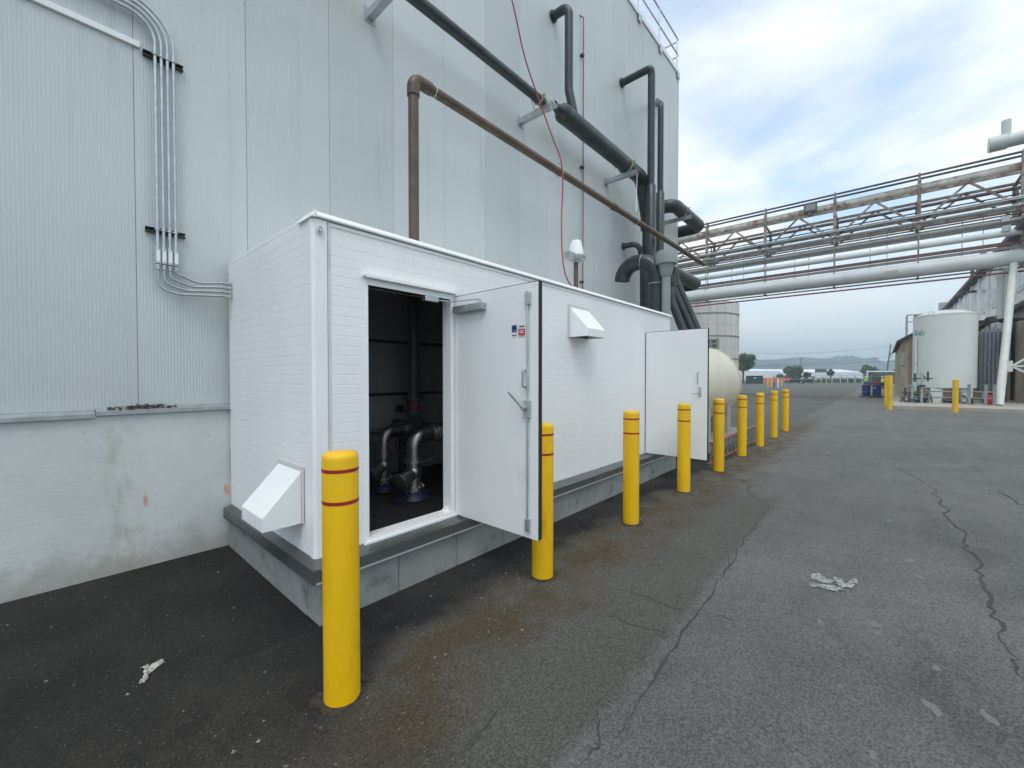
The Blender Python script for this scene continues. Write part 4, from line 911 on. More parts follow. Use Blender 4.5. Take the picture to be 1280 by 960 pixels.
def run(name, lab, X, z, r, m, n=10, group=None, y0=GA, y1=GB, cat='pipe'):
    return tag(MB().tube([(X, y0, z), (X, y1, z)], r, n).build(name, m, smooth=50), lab, cat, group)
run('insulated_pipe', 'fat rusty clad pipe along the top of the pipe bridge', GX0 + .42, 14.38, .33, 'rust_pipe', 20)
for k in range(22):
    yv = GA + 1 + k * 1.45
    o = MB().lathe([(.332, -.02), (.342, -.02), (.342, .02), (.332, .02)], (GX0 + .42, yv, 14.38), 20, axis=(0, 1, 0), caps=False).build('cladding_band', 'rust_pipe', smooth=40)
    o.parent = bpy.data.objects['insulated_pipe']
for k in range(4):
    run('power_cable', ['topmost dark cable above the pipe bridge', 'second dark cable down above the pipe bridge', 'third dark cable down above the pipe bridge', 'lowest dark cable above the pipe bridge'][k], GX0 + .02 + (.0 if k % 2 else .28), 15.30 - .125 * k, .058, 'cable', 8, 'cables over the bridge', cat='cable')
for yv in postY:
    MB().box(GX0 - .08, GX0 + .42, yv - .04, yv + .04, 14.80, 14.97).build('cable_rest', 'truss', br)
    MB().box(GX0 - .05, GX0 + .05, yv - .05, yv + .05, 14.98, 15.32).build('cable_rest', 'truss', br); m = MB(); m.box(GX0 + .25, GX0 + .32, yv - .05, yv + .05, 14.972, 15.30); m.build('cable_rest', 'truss', br)
for k, (z, X) in enumerate(((13.42, 40.3), (13.12, 40.5), (12.80, 40.6))):
    run('thin_pipe', ['upper', 'middle', 'lower'][k] + ' thin dark line inside the bridge truss', X, z, .045, 'cable', 8, 'thin lines inside the truss')
    for yv in postY[::2]: MB().box(X - .04, X + .04, yv - .04, yv + .04, 12.0, z - .03).build('line_rest', 'truss', br)
for k, (z, X, r) in enumerate(((12.50, 38.86, .055), (12.40, 38.84, .045), (12.02, 38.84, .05), (12.10, 39.5, .07), (12.08, 39.9, .06))):
    run('grey_conduit', ['topmost of the grey conduits along the lower chord', 'second grey conduit along the lower chord', 'third grey conduit along the lower chord', 'thicker grey conduit lying inside the lower chord', 'grey conduit lying deepest inside the lower chord'][k], X, z, r, 'galv_dull', 8, 'grey conduits on the bridge', cat='conduit')
for k, (X, z, r, mm) in enumerate(((39.3, 11.62, .05, 'truss'), (39.9, 11.55, .08, 'grey_pipe'), (40.6, 11.35, .12, 'white_pipe'), (40.7, 10.2, .10, 'grey_pipe'), (39.5, 12.55, .09, 'rust_pipe'), (40.8, 13.6, .12, 'truss'), (40.9, 9.2, .16, 'white_pipe'))):
    run('back_pipe', ['thin rusty line right under the truss', 'grey pipe under the truss, second row', 'white pipe in the back row under the truss', 'grey pipe in the back row level with the slim white pipe', 'rust-stained pipe resting on the lower chord', 'rusty pipe along the back of the truss', 'white pipe behind the fat white pipe'][k], X, z, r, mm, 10, 'back row pipes of the bridge')
run('grey_pipe', 'dark grey pipe hung just beneath the bridge truss', GX0 + .1, 11.2, .17, 'grey_pipe', 12)
run('white_pipe', 'slim white pipe hung below the dark grey one', GX0 + .1, 10.48, .19, 'white_pipe', 14)
run('red_pipe', 'dark red pipe above the big white pipe on the bridge', GX0 - .05, 9.76, .055, 'red_pipe', 8)
tag(MB().box(GX0 + .0, GX0 + .12, GA, GB, 9.50, 9.68).build('grey_tray', 'grey_pipe'), 'flat grey tray under the dark red pipe on the bridge', 'tray')
run('white_pipe', 'fat white pipe along the bottom of the pipe bridge', GX0 + .1, 8.95, .47, 'white_pipe', 28)
for yv in (11.6, 10.7, 2.0, -5.6):
    o = MB().lathe([(.471, -.03), (.485, -.03), (.485, .03), (.471, .03)], (GX0 + .1, yv, 8.95), 28, axis=(0, 1, 0), caps=False).build('joint_band', 'white_pipe', smooth=40); o.parent = bpy.data.objects['white_pipe.001']
o = MB().box(GX0 - .382, GX0 - .372, -.75, -.05, 8.86, 9.0).build('tape_mark', 'rope'); o.parent = bpy.data.objects['white_pipe.001']
run('red_pipe', 'thin dark red pipe hung lowest of all under the bridge', GX0 - .3, 8.02, .055, 'red_pipe', 8)
tag(MB().bar((GX0 + .5, GA, 8.40), (GX0 + .5, GB, 8.40), .12, .08).build('support_angle', 'truss'), 'dark steel angle along underside of the fat white pipe', 'beam')
t = thing('floodlight', 'dark box floodlight mounted on the rusty pipe', 'light', onX(1013, 262, GX0 - .12))
q = t.location; MB().box(q.x - .1, q.x + .1, q.y - .42, q.y + .42, q.z - .22, q.z + .45).build('case', 'sign_grey', t, bevel=.05); MB().box(q.x - .13, q.x - .102, q.y - .3, q.y + .3, q.z - .08, q.z + .34).build('lens', 'grey_pipe', t); MB().box(q.x - .05, q.x + .05, q.y - .1, q.y + .1, q.z - .42, q.z - .21).build('mount', 'truss', t)
# short bridge-side junction boxes
for k, (px, py) in enumerate(((1257, 274), (1258, 286))):
    q = onX(px, py, GX0 - .05); tag(MB().box(q.x - .1, q.x + .1, q.y - .18, q.y + .18, q.z - .18, q.z + .18).build('junction_box', 'galv_dull', bevel=.02), ['upper', 'lower'][k] + ' small grey junction box at the right end of the bridge', 'box', 'bridge junction boxes')

# ------------------------------------------------------------------ platform and plant at the right
pf = MB(); pf.add([(31.0, -.28, 0), (31.0, -30, 0), (62, -30, 0), (62, -.28, 0)] + [(31.0, -.28, .2), (31.0, -30, .2), (62, -30, .2), (62, -.28, .2)], [(4, 5, 6, 7), (0, 1, 5, 4), (3, 0, 4, 7), (1, 2, 6, 5), (2, 3, 7, 6)])
tag(pf.build('loading_platform', 'platform', bevel=.03), kind='structure')
kx, ky, kr = 36.7, -2.84, 1.39
t = thing('vertical_tank', 'large pale green-white vertical tank on legs at right', 'tank', (kx, ky, .2))
z0, z1 = 1.10, 5.42
MB().lathe([(kr * .5, z0 - .12), (kr * .98, z0 - .02), (kr, z0), (kr, z1), (kr * 1.012, z1 + .005), (kr * 1.012, z1 + .07), (kr * .985, z1 + .08), (kr * .6, z1 + .30), (.05, z1 + .42)], (kx, ky, 0), 64).build('shell', 'tank_white', t, smooth=30)
for k in range(5):
    a = R(160 + k * 72); c = Vector((kx + (kr - .28) * math.cos(a), ky + (kr - .28) * math.sin(a), 0)); MB().box(c.x - .25, c.x + .25, c.y - .25, c.y + .25, .2, z0 - .02).build('leg', 'tank_white', t)
m = MB(); a = R(150); c = Vector((kx + kr * .93 * math.cos(a), ky + kr * .93 * math.sin(a), z1 + .10)); m.tube([c + Vector((.0, .14 * math.cos(q), .16 * math.sin(q))) for q in [R(k * 30) for k in range(7)]], .03, 6); m.build('lifting_lug', 'tank_white', t)
def on_tank(px, py):
    r = ray(px, py); o = CAM - Vector((kx, ky, 0)); a = r.x**2 + r.y**2; b_ = 2 * (o.x*r.x + o.y*r.y); c = o.x**2 + o.y**2 - (kr + .012)**2
    s = (-b_ - math.sqrt(max(0, b_*b_ - 4*a*c))) / (2*a); return CAM + r * s
def decal(name, pxs, m_):
    vs = [on_tank(*p) for p in pxs]; mm = MB(); mm.add(vs, [tuple(range(len(vs)))]); return mm.build(name, m_, t, fix=False)
for dy in (0, 2.2, 4.4): decal('emblem', [(1142.6, 413.5 + dy), (1147, 413.5 + dy), (1147, 414.9 + dy), (1142.6, 414.9 + dy)], 'green_logo')
decal('emblem', [(1148.6, 418.9), (1156, 417.6), (1156, 418.5), (1148.6, 419.9)], 'green_logo'); decal('emblem', [(1149.2, 418.2), (1152.2, 411.6), (1153.2, 411.6), (1150.4, 418.0)], 'green_logo'); decal('emblem', [(1151.4, 416.6), (1156.5, 415.0), (1156.8, 415.9), (1151.4, 417.4)], 'green_logo'); decal('emblem', [(1148.4, 414.6), (1149.6, 414.6), (1149.6, 418.6), (1148.4, 418.6)], 'green_logo')
decal('name_plate', [(1152.3, 470), (1156.8, 470), (1156.8, 471.6), (1152.3, 471.6)], 'sign_grey')
# valve piping under the tank
for k, (px, lab) in enumerate(((1152, 'grey valve riser with cross handle in front of the white tank'), (1140, 'low valve cluster left of the white tank legs'), (1211, 'grey pipe stanchion right of the white tank legs'), (1232, 'left grey stanchion before the vaporizer'), (1243, 'right grey stanchion before the vaporizer'))):
    q = onX(px, 500, 34.4 if k < 2 else 34.0); t2 = thing('valve_stand', lab, 'valve' if k < 2 else 'post', (q.x, q.y, .2))
    if k < 2:
        hh = 1.95 if k == 0 else 1.1
        MB().cyl((q.x, q.y, .2), (q.x, q.y, hh), .06, 8).build('riser', 'galv_dull', t2)
        m = MB(); m.bar((q.x, q.y - .45, hh - .3), (q.x, q.y + .45, hh - .3), .07, .07); m.cyl((q.x, q.y - .25, hh - .45), (q.x, q.y - .25, hh + .1), .05, 8); m.cyl((q.x, q.y + .3, hh - .5), (q.x, q.y + .3, hh), .05, 8); m.lathe([(.05, 0), (.16, .02), (.16, .12), (.05, .14)], (q.x, q.y, hh - .8), 12); m.build('valves', 'steel_dark', t2)
    else:
        MB().box(q.x - .05, q.x + .05, q.y - .06, q.y + .06, .2, 1.3).build('post', 'grey_pipe', t2); MB().box(q.x - .06, q.x + .12, q.y - .08, q.y + .08, 1.3, 1.33).build('cap_plate', 'grey_pipe', t2)
t2 = thing('guard_rail', 'low grey guard rails under the white tank', 'railing', (34.7, -3, .2))
for z in (.55, .9): MB().cyl((34.7, -.9, z), (34.7, -4.7, z), .035, 8).build('rail', 'grey_pipe', t2)
for yv in (-.9, -2.1, -3.4, -4.7): MB().cyl((34.7, yv, .2), (34.7, yv, .93), .035, 8).build('post', 'grey_pipe', t2)
def tangle():
    m = MB(); rnd = random.Random(4)
    for k in range(12):
        yv = -1.0 - rnd.random() * 3.4; X = 35.0 + rnd.random() * 1.0; m.tube(path([(X, yv, .2), (X, yv, .4 + rnd.random() * .5), (X + rnd.uniform(-.3, .3), yv + rnd.uniform(-.8, .8), .4 + rnd.random() * .4), (X, yv + rnd.uniform(-.8, .8), .2)], .1, 4), rnd.choice((.03, .05, .07)), 8)
    return m
tag(tangle().build('valve_piping', 'steel_dark', smooth=50), 'dark small-bore piping on the platform under the white tank', 'piping')
# vaporizer with vertical fins
t = thing('vaporizer', 'grey finned vaporizer standing right of the white tank', 'vaporizer', (37.0, -5.4, .2))
va = onX(1225.5, 480, 36.6); vb = onX(1251, 480, 36.6)
n_ = 5
for k in range(n_):
    yv = va.y + (vb.y - va.y) * (k + .5) / n_
    for X in (36.6, 37.15):
        m = MB(); zt_ = 4.55 + (.12 if k % 2 else 0)
        for a in range(4): aa = R(a * 45 + 20); c_, s_ = math.cos(aa) * .16, math.sin(aa) * .16; m.bar((X - c_, yv - s_, 2.6), (X + c_, yv + s_, 2.6), .02, 3.5)
        m.cyl((X, yv, .75), (X, yv, zt_), .04, 8); m.build('fin_tube', 'fin_grey', t)
m = MB(); m.box(36.4, 37.35, vb.y, va.y, .74, .84); m.build('base_frame', 'fin_grey', t)
for yv in (va.y - .1, vb.y + .1):
    for X in (36.5, 37.2): MB().box(X - .05, X + .05, yv - .05, yv + .05, .2, .74).build('leg', 'galv_dull', t)
q = onX(1237, 500, 35.2); t = thing('fire_extinguisher', 'small red extinguisher standing between the grey stanchions', 'extinguisher', (q.x, q.y, .2)); MB().lathe([(.12, 0), (.13, .03), (.13, .45), (.05, .55)], (q.x, q.y, .2), 12).build('cylinder', 'lamp_red', t, smooth=40); MB().box(q.x - .04, q.x + .04, q.y - .08, q.y + .08, .75, .85).build('valve_head', 'black', t)
# dark frost shroud / hoses over the vaporizer
m = MB(); 
for k in range(5): m.tube(spline([Vector((38.6, -4.2 - .1 * k, 4.6)), Vector((38.2, -4.8, 5.0 + .08 * k)), Vector((38.1 + .1 * k, -5.5, 5.2 - .04 * k)), Vector((38.2, -6.2, 5.15)), Vector((38.4, -6.49, 5.1))], 6), .075, 8)
tag(m.build('hose_bundle', 'black', smooth=50), 'black hoses draped above the grey vaporizer', 'hoses')
# raking white leg and its braces
ft = onZ(1249, 507, .2); hd = onX(1267, 335, 38.6)
t = thing('raking_support', 'thick white raking support leg under the right end of bridge', 'support', ft)
MB().tube([ft, hd, hd + (hd - ft).normalized() * .3], .17, 16).build('leg', 'leg_white', t, smooth=50)
g0 = ft.lerp(hd, .265); m = MB(); m.box(g0.x - .03, g0.x + .03, g0.y - .34, g0.y - .1, g0.z - .3, g0.z + .3); m.build('gusset', 'leg_white', t)
for dz, dy in ((1.6, -2.2), (0.02, -2.4), (-1.5, -2.4)): MB().bar(g0 + Vector((0, -.3, 0)), g0 + Vector((.3, dy, dz)), .09, .09).build('brace', 'leg_white', t)
q = g0 + Vector((.3, -2.35, 0)); MB().tube([(q.x, q.y, .2), (q.x, q.y, 8)], .17, 14).build('second_leg', 'leg_white', t, smooth=50)
# white downpipes
for k, (px, py0, py1, r, lab) in enumerate(((1249.5, 344, 409, .17, 'left white downpipe dropping from the bridge end'), (1258.5, 335, 409, .20, 'right white downpipe dropping from the bridge end'), (1242.5, 395, 410, .14, 'short white pipe with dark collar beside the downpipes'))):
    a = onX(px, py0, 39.5); e = onX(px, py1, 39.5)
    t = thing('downpipe', lab, 'pipe', e, 'white downpipes'); MB().cyl((e.x, e.y, e.z - .3), (e.x, e.y, a.z), r, 14).build('pipe', 'white_pipe', t, smooth=50)
    MB().lathe([(r, -.1), (r + .03, -.1), (r + .03, .1), (r, .1)], (e.x, e.y, a.z - .1), 14).build('collar', 'rust_pipe' if k == 2 else 'white_pipe', t)
    MB().cyl((e.x + .1, e.y, .2), (e.x + .1, e.y, e.z - .29), .06, 8).build('stand', 'steel_dark', t)
# big white duct at the top right
q0 = onX(1236, 182, 40.5); t = thing('roof_duct', 'big white duct with upright stub at the top right', 'duct', (40.5, q0.y - 3, 14))
m = MB(); m.cyl((40.5, q0.y, q0.z), (40.5, -16, q0.z + .0), .40, 24); m.lathe([(.41, -.02), (.46, -.02), (.46, .75), (.41, .78)], (40.5, q0.y, q0.z), 24, axis=(0, -1, 0)); m.build('duct', 'white_pipe', t, smooth=40)
m = MB(); m.cyl((40.5, q0.y - .72, q0.z + .3), (40.5, q0.y - .72, q0.z + 1.3), .22, 16); m.build('stub', 'white_pipe', t, smooth=50)
for yv in (q0.y - 2.0, q0.y - 6): 
    m = MB(); m.tube(path([(40.5, yv, .2), (40.5, yv, q0.z - .4)], .1), .10, 10); m.build('stand', 'truss', t)
m = MB(); m.tube(path([(39.3, -6.35, 15.0), (39.3, -6.35, 16.2), (39.6, -7.6, 16.6)], .4), .09, 8); tag(m.build('cable_riser', 'cable', smooth=50), 'dark curved riser joining the bridge cables at right', 'pipe')

# brown lean-to building
t = thing('lean_to_building', 'small brown building with sloping roof behind the white tank', 'building', (46, -3.5, .2))
bx0, bx1, byL, byR = 42.0, 60.0, -1.05, -6.3
def lz(yv): return 4.35 + (byL - yv) * .62 if yv > -2.6 else 4.35 + 1.55 * .62
m = MB(); m.prism([(bx0, byL, .2), (bx0, byL, lz(byL)), (bx0, -2.6, lz(-2.6)), (bx0, byR, lz(byR)), (bx0, byR, .2)], (bx1 - bx0, 0, 0)); m.build('wall', 'tan_wall', t)
m = MB(); m.prism([(bx0 - .25, byL + .25, lz(byL) - .16), (bx0 - .25, byL + .25, lz(byL) + .05), (bx0 - .25, -2.6, lz(-2.6) + .22), (bx0 - .25, byR, lz(byR) + .22), (bx0 - .25, byR, lz(byR) + .02), (bx0 - .25, -2.6, lz(-2.6) + .02)], (bx1 - bx0 + .3, 0, 0)); m.build('roof', 'roof_dark', t)
for k in range(2):
    yv = -1.35 - .45 * k; MB().box(bx0 - .06, bx0 - .003, yv - .10, yv + .10, .2, 4.2).build('pilaster', 'brown_wall', t)
m = MB(); z = lz(-2.6) + .2
for zz_ in (.55, 1.05): m.tube([(bx0 + 2, byL - .3, z + zz_ - .3), (bx0 + .2, byL - .3, z + zz_ - .3), (bx0 + .2, -3.2, z + zz_ - .3)], .045, 6)
for (X, yv) in ((bx0 + .2, byL - .3), (bx0 + .2, -1.9), (bx0 + .2, -2.6), (bx0 + 1.6, byL - .3)): m.cyl((X, yv, lz(yv)), (X, yv, z + .75), .045, 6)
m.build('roof_rail', 'post_white', t)
MB().box(bx0 + .1, bx0 + .16, -2.0, -1.7, z + .35, z + .7).build('rail_sign', 'orange', t)
q = onX(1128, 500, 36.0); t = thing('service_pole', 'grey conduit post with boxes at the platform corner', 'post', (q.x, q.y, .2))
MB().box(q.x - .07, q.x + .07, q.y - .09, q.y + .09, .2, 3.3).build('post', 'grey_pipe', t); MB().box(q.x - .13, q.x - .07, q.y - .14, q.y + .14, 2.5, 2.95).build('box', 'grey_pipe', t); MB().box(q.x - .04, q.x + .04, q.y - .62, q.y - .54, .2, 4.2).build('conduit', 'post_white', t); MB().bar((q.x, q.y - .58, 1.6), (q.x, q.y - 1.3, 2.2), .07, .07).build('arm', 'post_white', t); MB().bar((q.x, q.y - .14, 1.2), (q.x, q.y - .54, 1.2), .06, .06).build('arm', 'galv_dull', t)

# white factory hall with brown base
t = thing('factory_hall', 'long white factory hall with brown base at the far right', 'building', (60, -10, .2))
FY = -6.5; fx0, fx1 = 37.5, 95.0
MB().box(fx0, fx1, FY - 14, FY, .2, 5.5).build('base_wall', 'brown_wall', t)
MB().box(fx0, fx1, FY - 14, FY - .5, 5.5, 6.5).build('recess', 'black', t)
MB().box(fx0, fx1, FY - 14, FY - .06, 6.5, 10.7).build('upper_wall', 'facade', t)
MB().box(fx0, fx1, FY - .1, FY + .12, 6.4, 6.62).build('string_course', 'facade', t)
MB().prism([(fx0 - .3, FY + .55, 10.55), (fx0 - .3, FY + .55, 10.85), (fx0 - .3, FY - 7, 13.5), (fx0 - .3, FY - 14.6, 10.85), (fx0 - .3, FY - 14.6, 10.55)], (fx1 - fx0 + .6, 0, 0)).build('roof', 'roof_dark', t)
x = fx0 + 1.0
while x < fx1 - 3:
    MB().box(x, x + .55, FY - .058, FY + .14, 6.62, 10.5).build('pilaster', 'facade', t)
    w = MB(); w.box(x + 1.1, x + 3.6, FY - .058, FY + .05, 7.2, 10.0); w = w.build('window', 'facade', t)
    MB().box(x + 1.25, x + 2.3, FY + .052, FY + .07, 7.35, 9.85).build('pane', 'pane_pale', w); MB().box(x + 2.4, x + 3.45, FY + .052, FY + .07, 7.35, 9.85).build('pane', 'pane_pale', w)
    x += 4.2
for k in range(3):
    x = fx0 + .6 + k * 7; MB().box(x, x + .35, FY + .002, FY + .18, .2, 5.3).build('base_rib', 'brown_wall', t)
for k, (X, z) in enumerate(((58, 12.2), (64, 12.6))):
    MB().cyl((X, FY - .4, 10.6), (X, FY - .4, z + 1.0), .25 if k == 0 else .14, 10).build('roof_stack', 'grey_pipe' if k == 0 else 'roof_dark', t)
q = onY(1182, 390, FY - .2); MB().box(q.x - .5, q.x + .5, FY - .3, FY + .5, 10.8, 12.3).build('roof_unit', 'galv_dull', t)
m = MB(); m.box(57, 58, FY + .1, FY + 1.0, 9.6, 9.72); m.box(57.2, 57.8, FY + .7, FY + 1.2, 9.4, 9.6); m.build('wall_lamp', 'sign_grey', t)
# bollards over there
tb = make_bollard('bollard', 1.62, .115, 'yellow_far', False)
for i, (px, py, s, lab) in enumerate(((1194, 515.5, 1.0, 'plain yellow bollard before the white vertical tank'), (1112, 512, 1.12, 'plain yellow bollard at the platform corner, nearer of the close pair'), (1108.2, 508.5, 1.12, 'plain yellow bollard at the platform corner, farther of the close pair'), (1123, 487.5, .9, 'small far yellow bollard behind the grey post'))):
    q = onZ(px, py); o = tb if i == 0 else copy_tree(tb); o.location = q; o.scale = (1, 1, s); tag(o, lab, 'bollard', 'plain bollards by the platform')

# ------------------------------------------------------------------ yard background
def drum(lab, px, d):
    c = gD(px, d); t = thing('oil_drum', lab, 'drum', (c.x, c.y, .13), 'blue drums on the pallet')
    m = MB(); m.lathe([(.27, 0), (.29, .01), (.29, .28), (.30, .30), (.29, .32), (.29, .58), (.30, .60), (.29, .62), (.29, .88), (.30, .90), (.27, .905), (.27, .885), (.02, .885)], (c.x, c.y, .13), 24); m.build('body', 'drum_blue', t, smooth=35)
    MB().cyl((c.x + .1, c.y, 1.015), (c.x + .1, c.y, 1.04), .04, 8).build('bung', 'galv', t)
    return t, c
dd = 35.6; t, c1 = drum('left blue steel drum on the pallet', 1083.0, dd); t, c2 = drum('right blue steel drum on the pallet', 1096.2, dd)
lb = MB(); n_ = (CAM - c2); n_.z = 0; n_.normalize(); sd = Vector((-n_.y, n_.x, 0)); c_ = c2 + n_ * .296 + sd * .14 * -1; c_.z = .78
m = MB(); m.lathe([(.001, 0), (.07, 0), (.07, .006), (.001, .006)], c_ + sd * .0, 10, axis=n_); m.build('label_disc', 'sticker_white', t)
pc = (c1 + c2) / 2; t = thing('pallet', 'wooden pallet carrying the two blue drums', 'pallet', (pc.x, pc.y, 0)); pu = (c2 - c1).normalized(); pv = Vector((-pu.y, pu.x, 0))
for k in range(6): MB().bar(pc - pu * .72 + pv * (-.42 + .168 * k) + Vector((0, 0, .117)), pc + pu * .72 + pv * (-.42 + .168 * k) + Vector((0, 0, .117)), .12, .02).build('deck_board', 'wood', t)
for k in (-1, 0, 1): MB().bar(pc + pu * .62 * k - pv * .48 + Vector((0, 0, .055)), pc + pu * .62 * k + pv * .48 + Vector((0, 0, .055)), .09, .10).build('stringer', 'wood', t)

def yaw_view(p): return math.atan2(p.y, p.x)
def place(t, px, d, rot=0.0):
    c = gD(px, d); t.location = (c.x, c.y, t.get('lift', 0)); t.rotation_euler.z = yaw_view(c) + rot; return t
def worker(lab, px, d, lean=0):
    t = thing('person', lab, 'person', (0, 0, 0), 'workers in high-visibility vests')
    J = [((0, 0, .95), .15), ((0, 0, 1.15), .14), ((0, 0, 1.38), .16), ((0, 0, 1.52), .06), ((0, 0, 1.66), .10), ((0, .20, 1.42), .07), ((.03, .27, 1.15), .05), ((.14, .26, .92), .04), ((0, -.20, 1.42), .07), ((.03, -.27, 1.15), .05), ((.12, -.28, .90), .04),
         ((0, .10, .88), .11), ((.03, .11, .5), .075), ((-.02, .12, .08), .05), ((.12, .13, .04), .045), ((0, -.10, .88), .11), ((-.03, -.11, .5), .075), ((-.08, -.12, .08), .05), ((.06, -.13, .04), .045)]
    E = [(0, 1), (1, 2), (2, 3), (3, 4), (2, 5), (5, 6), (6, 7), (2, 8), (8, 9), (9, 10), (0, 11), (11, 12), (12, 13), (13, 14), (0, 15), (15, 16), (16, 17), (17, 18)]
    me = bpy.data.meshes.new('body'); me.from_pydata([j[0] for j in J], E, []); me.materials.append(M['trousers'])
    o = bpy.data.objects.new('body', me); col.objects.link(o); o.parent = t
    md = o.modifiers.new('skin', 'SKIN')
    if not me.skin_vertices: me.skin_vertices.new()
    for i, j in enumerate(J): me.skin_vertices[0].data[i].radius = (j[1], j[1])
    me.skin_vertices[0].data[0].use_root = True; o.modifiers.new('sub', 'SUBSURF').levels = 1
    MB().lathe([(.155, .92), (.185, 1.0), (.195, 1.2), (.20, 1.38), (.13, 1.49), (.085, 1.50)], (0, 0, 0), 18).build('vest', 'hivis', t, smooth=50)
    MB().lathe([(.06, 1.55), (.098, 1.60), (.105, 1.68), (.10, 1.71)], (0, 0, 0), 14).build('face', 'skin', t, smooth=50)
    MB().lathe([(.15, 1.69), (.125, 1.70), (.125, 1.75), (.09, 1.82), (.02, 1.84)], (0, 0, 0), 14).build('helmet', 'helmet', t, smooth=50)
    return place(t, px, d, .4)
worker('person in white helmet and high-visibility vest standing beyond the blue drums', 1082, 72)
worker('person in lime vest and dark trousers standing by the dark pickup', 1103, 60)

def car(name, lab, mtl, px, d, rot, L=4.6, H=1.42, W=1.8, suv=False, cat='car'):
    t = thing(name, lab, cat, (0, 0, 0)); h = H
    if suv: pr_ = [(-L/2, .35), (-L/2 + .02, 1.0), (-L*.20, 1.02), (-L*.19, 1.02), (L*.22, 1.02), (L/2 - .05, .92), (L/2, .4), (L*.42, .28), (-L*.42, .3)]; cb = [(-L*.18, 1.02), (-L*.16, h), (L*.06, h), (L*.2, 1.02)]
    else: pr_ = [(-L/2, .38), (-L/2 + .05, .85), (-L*.3, .93), (L*.2, .90), (L/2 - .2, .74), (L/2, .5), (L/2 - .05, .28), (-L/2 + .1, .25)]; cb = [(-L*.36, .92), (-L*.2, h - .03), (0, h), (L*.08, h - .02), (L*.24, .89)]
    MB().prism([(a, -W/2, z) for a, z in pr_], (0, W, 0)).build('body', mtl, t, bevel=.06)
    cab = MB().prism([(a, -W/2 + .12, z - .01) for a, z in cb], (0, W - .24, 0)).build('cabin', mtl, t, bevel=.05)
    for s in (-1, 1):
        MB().prism([(a * .92, s * (W/2 - .118), z - .06 if z > 1.0 else z + .05) for a, z in cb], (0, s * .012, 0)).build('side_window', 'glass', cab)
        for xx in (-L*.31, L*.31):
            w = MB().lathe([(.2, -.1), (.31, -.1), (.33, -.07), (.33, .07), (.31, .1), (.2, .1)], (xx, s * (W/2 - .10), .33), 20, axis=(0, 1, 0)).build('wheel', 'tyre', t, smooth=35)
            MB().lathe([(.03, -.102), (.2, -.104), (.2, .104), (.03, .102)], (xx, s * (W/2 - .10), .33), 14, axis=(0, 1, 0)).build('rim', 'galv', w)
        MB().box(-L/2 - .012, -L/2 + .10, s * W * .36 - .12, s * W * .36 + .12, .72 if not suv else .68, .86 if not suv else .96).build('tail_light', 'lamp_red', t)
        MB().box(L/2 - .14, L/2 - .0, s * W * .36 - .15, s * W * .36 + .15, .56, .68).build('headlight', 'helmet', t)
    a, b_ = cb[-2], cb[-1]; e = Vector((b_[0] - a[0], 0, b_[1] - a[1])).normalized(); nn = Vector((-e.z, 0, e.x)) * .012
    p0 = Vector((a[0], 0, a[1])) + e * .08; p1 = Vector((b_[0], 0, b_[1])) - e * .06; hw = Vector((0, W/2 - .22, 0))
    MB().prism([p0 - hw, p0 + hw, p1 + hw, p1 - hw], nn).build('windscreen', 'glass', cab)
    a, b_ = cb[1], cb[0]; e = Vector((b_[0] - a[0], 0, b_[1] - a[1])).normalized(); nn = Vector((e.z, 0, -e.x)) * .012
    p0 = Vector((a[0], 0, a[1])) + e * .08; p1 = Vector((b_[0], 0, b_[1])) - e * .06
    MB().prism([p0 - hw, p0 + hw, p1 + hw, p1 - hw], nn).build('rear_window', 'glass', cab)
    return place(t, px, d, rot)
car('parked_car', 'black car parked by the orange barrier, left of the pair', 'car_black', 994, 108, R(82))
car('parked_car', 'black car parked right of the other black car, near the grey sign', 'car_black', 1008, 113, R(-74))
car('pickup_truck', 'dark maroon pickup truck parked beyond the blue drums', 'car_red', 1097, 66, R(18), L=5.3, H=1.85, W=1.95, suv=True, cat='pickup')
# dumpster
c = gD(943, 99); t = thing('dumpster', 'dark green dumpster right of the beige tank', 'dumpster', (0, 0, 0))
m = MB(); m.prism([(-1.0, -1.75, .15), (-1.15, -1.75, 1.7), (1.15, -1.75, 1.95), (1.0, -1.75, .15)], (0, 3.5, 0)); m.build('bin', 'dumpster', t, bevel=.03)
for k in range(6): MB().box(-1.22, -1.09, -1.6 + k * .62, -1.5 + k * .62, .25, 1.55).build('rib', 'dumpster', t)
MB().box(-1.2, 1.2, -1.82, 1.82, 1.955, 2.0).build('lid', 'black', t)
for s in (-1, 1): MB().box(-.9, .9, s * 1.4 - .1, s * 1.4 + .1, 0, .15).build('skid', 'black', t)
MB().box(-1.19, -1.155, -.3, .1, 1.35, 1.6).build('label_plate', 'sticker_white', t)
place(t, 943, 99)
# orange barrier fence
t = thing('barrier_fence', 'orange mesh barrier fence beyond the yellow posts', 'fence', gD(970, 120))
pa, pb = gD(951, 118), gD(989, 122)
for k in range(9): q = pa.lerp(pb, k / 8); MB().cyl(q, q + Vector((0, 0, 1.75)), .05, 6).build('post', 'post_white' if k % 3 == 0 else 'orange', t)
for k in range(8):
    a = pa.lerp(pb, k / 8); e = pa.lerp(pb, (k + 1) / 8); MB().bar(a.lerp(e, .02) + Vector((0, 0, .8)), a.lerp(e, .98) + Vector((0, 0, .78)), .03, 1.25).build('mesh_panel', 'orange', t)
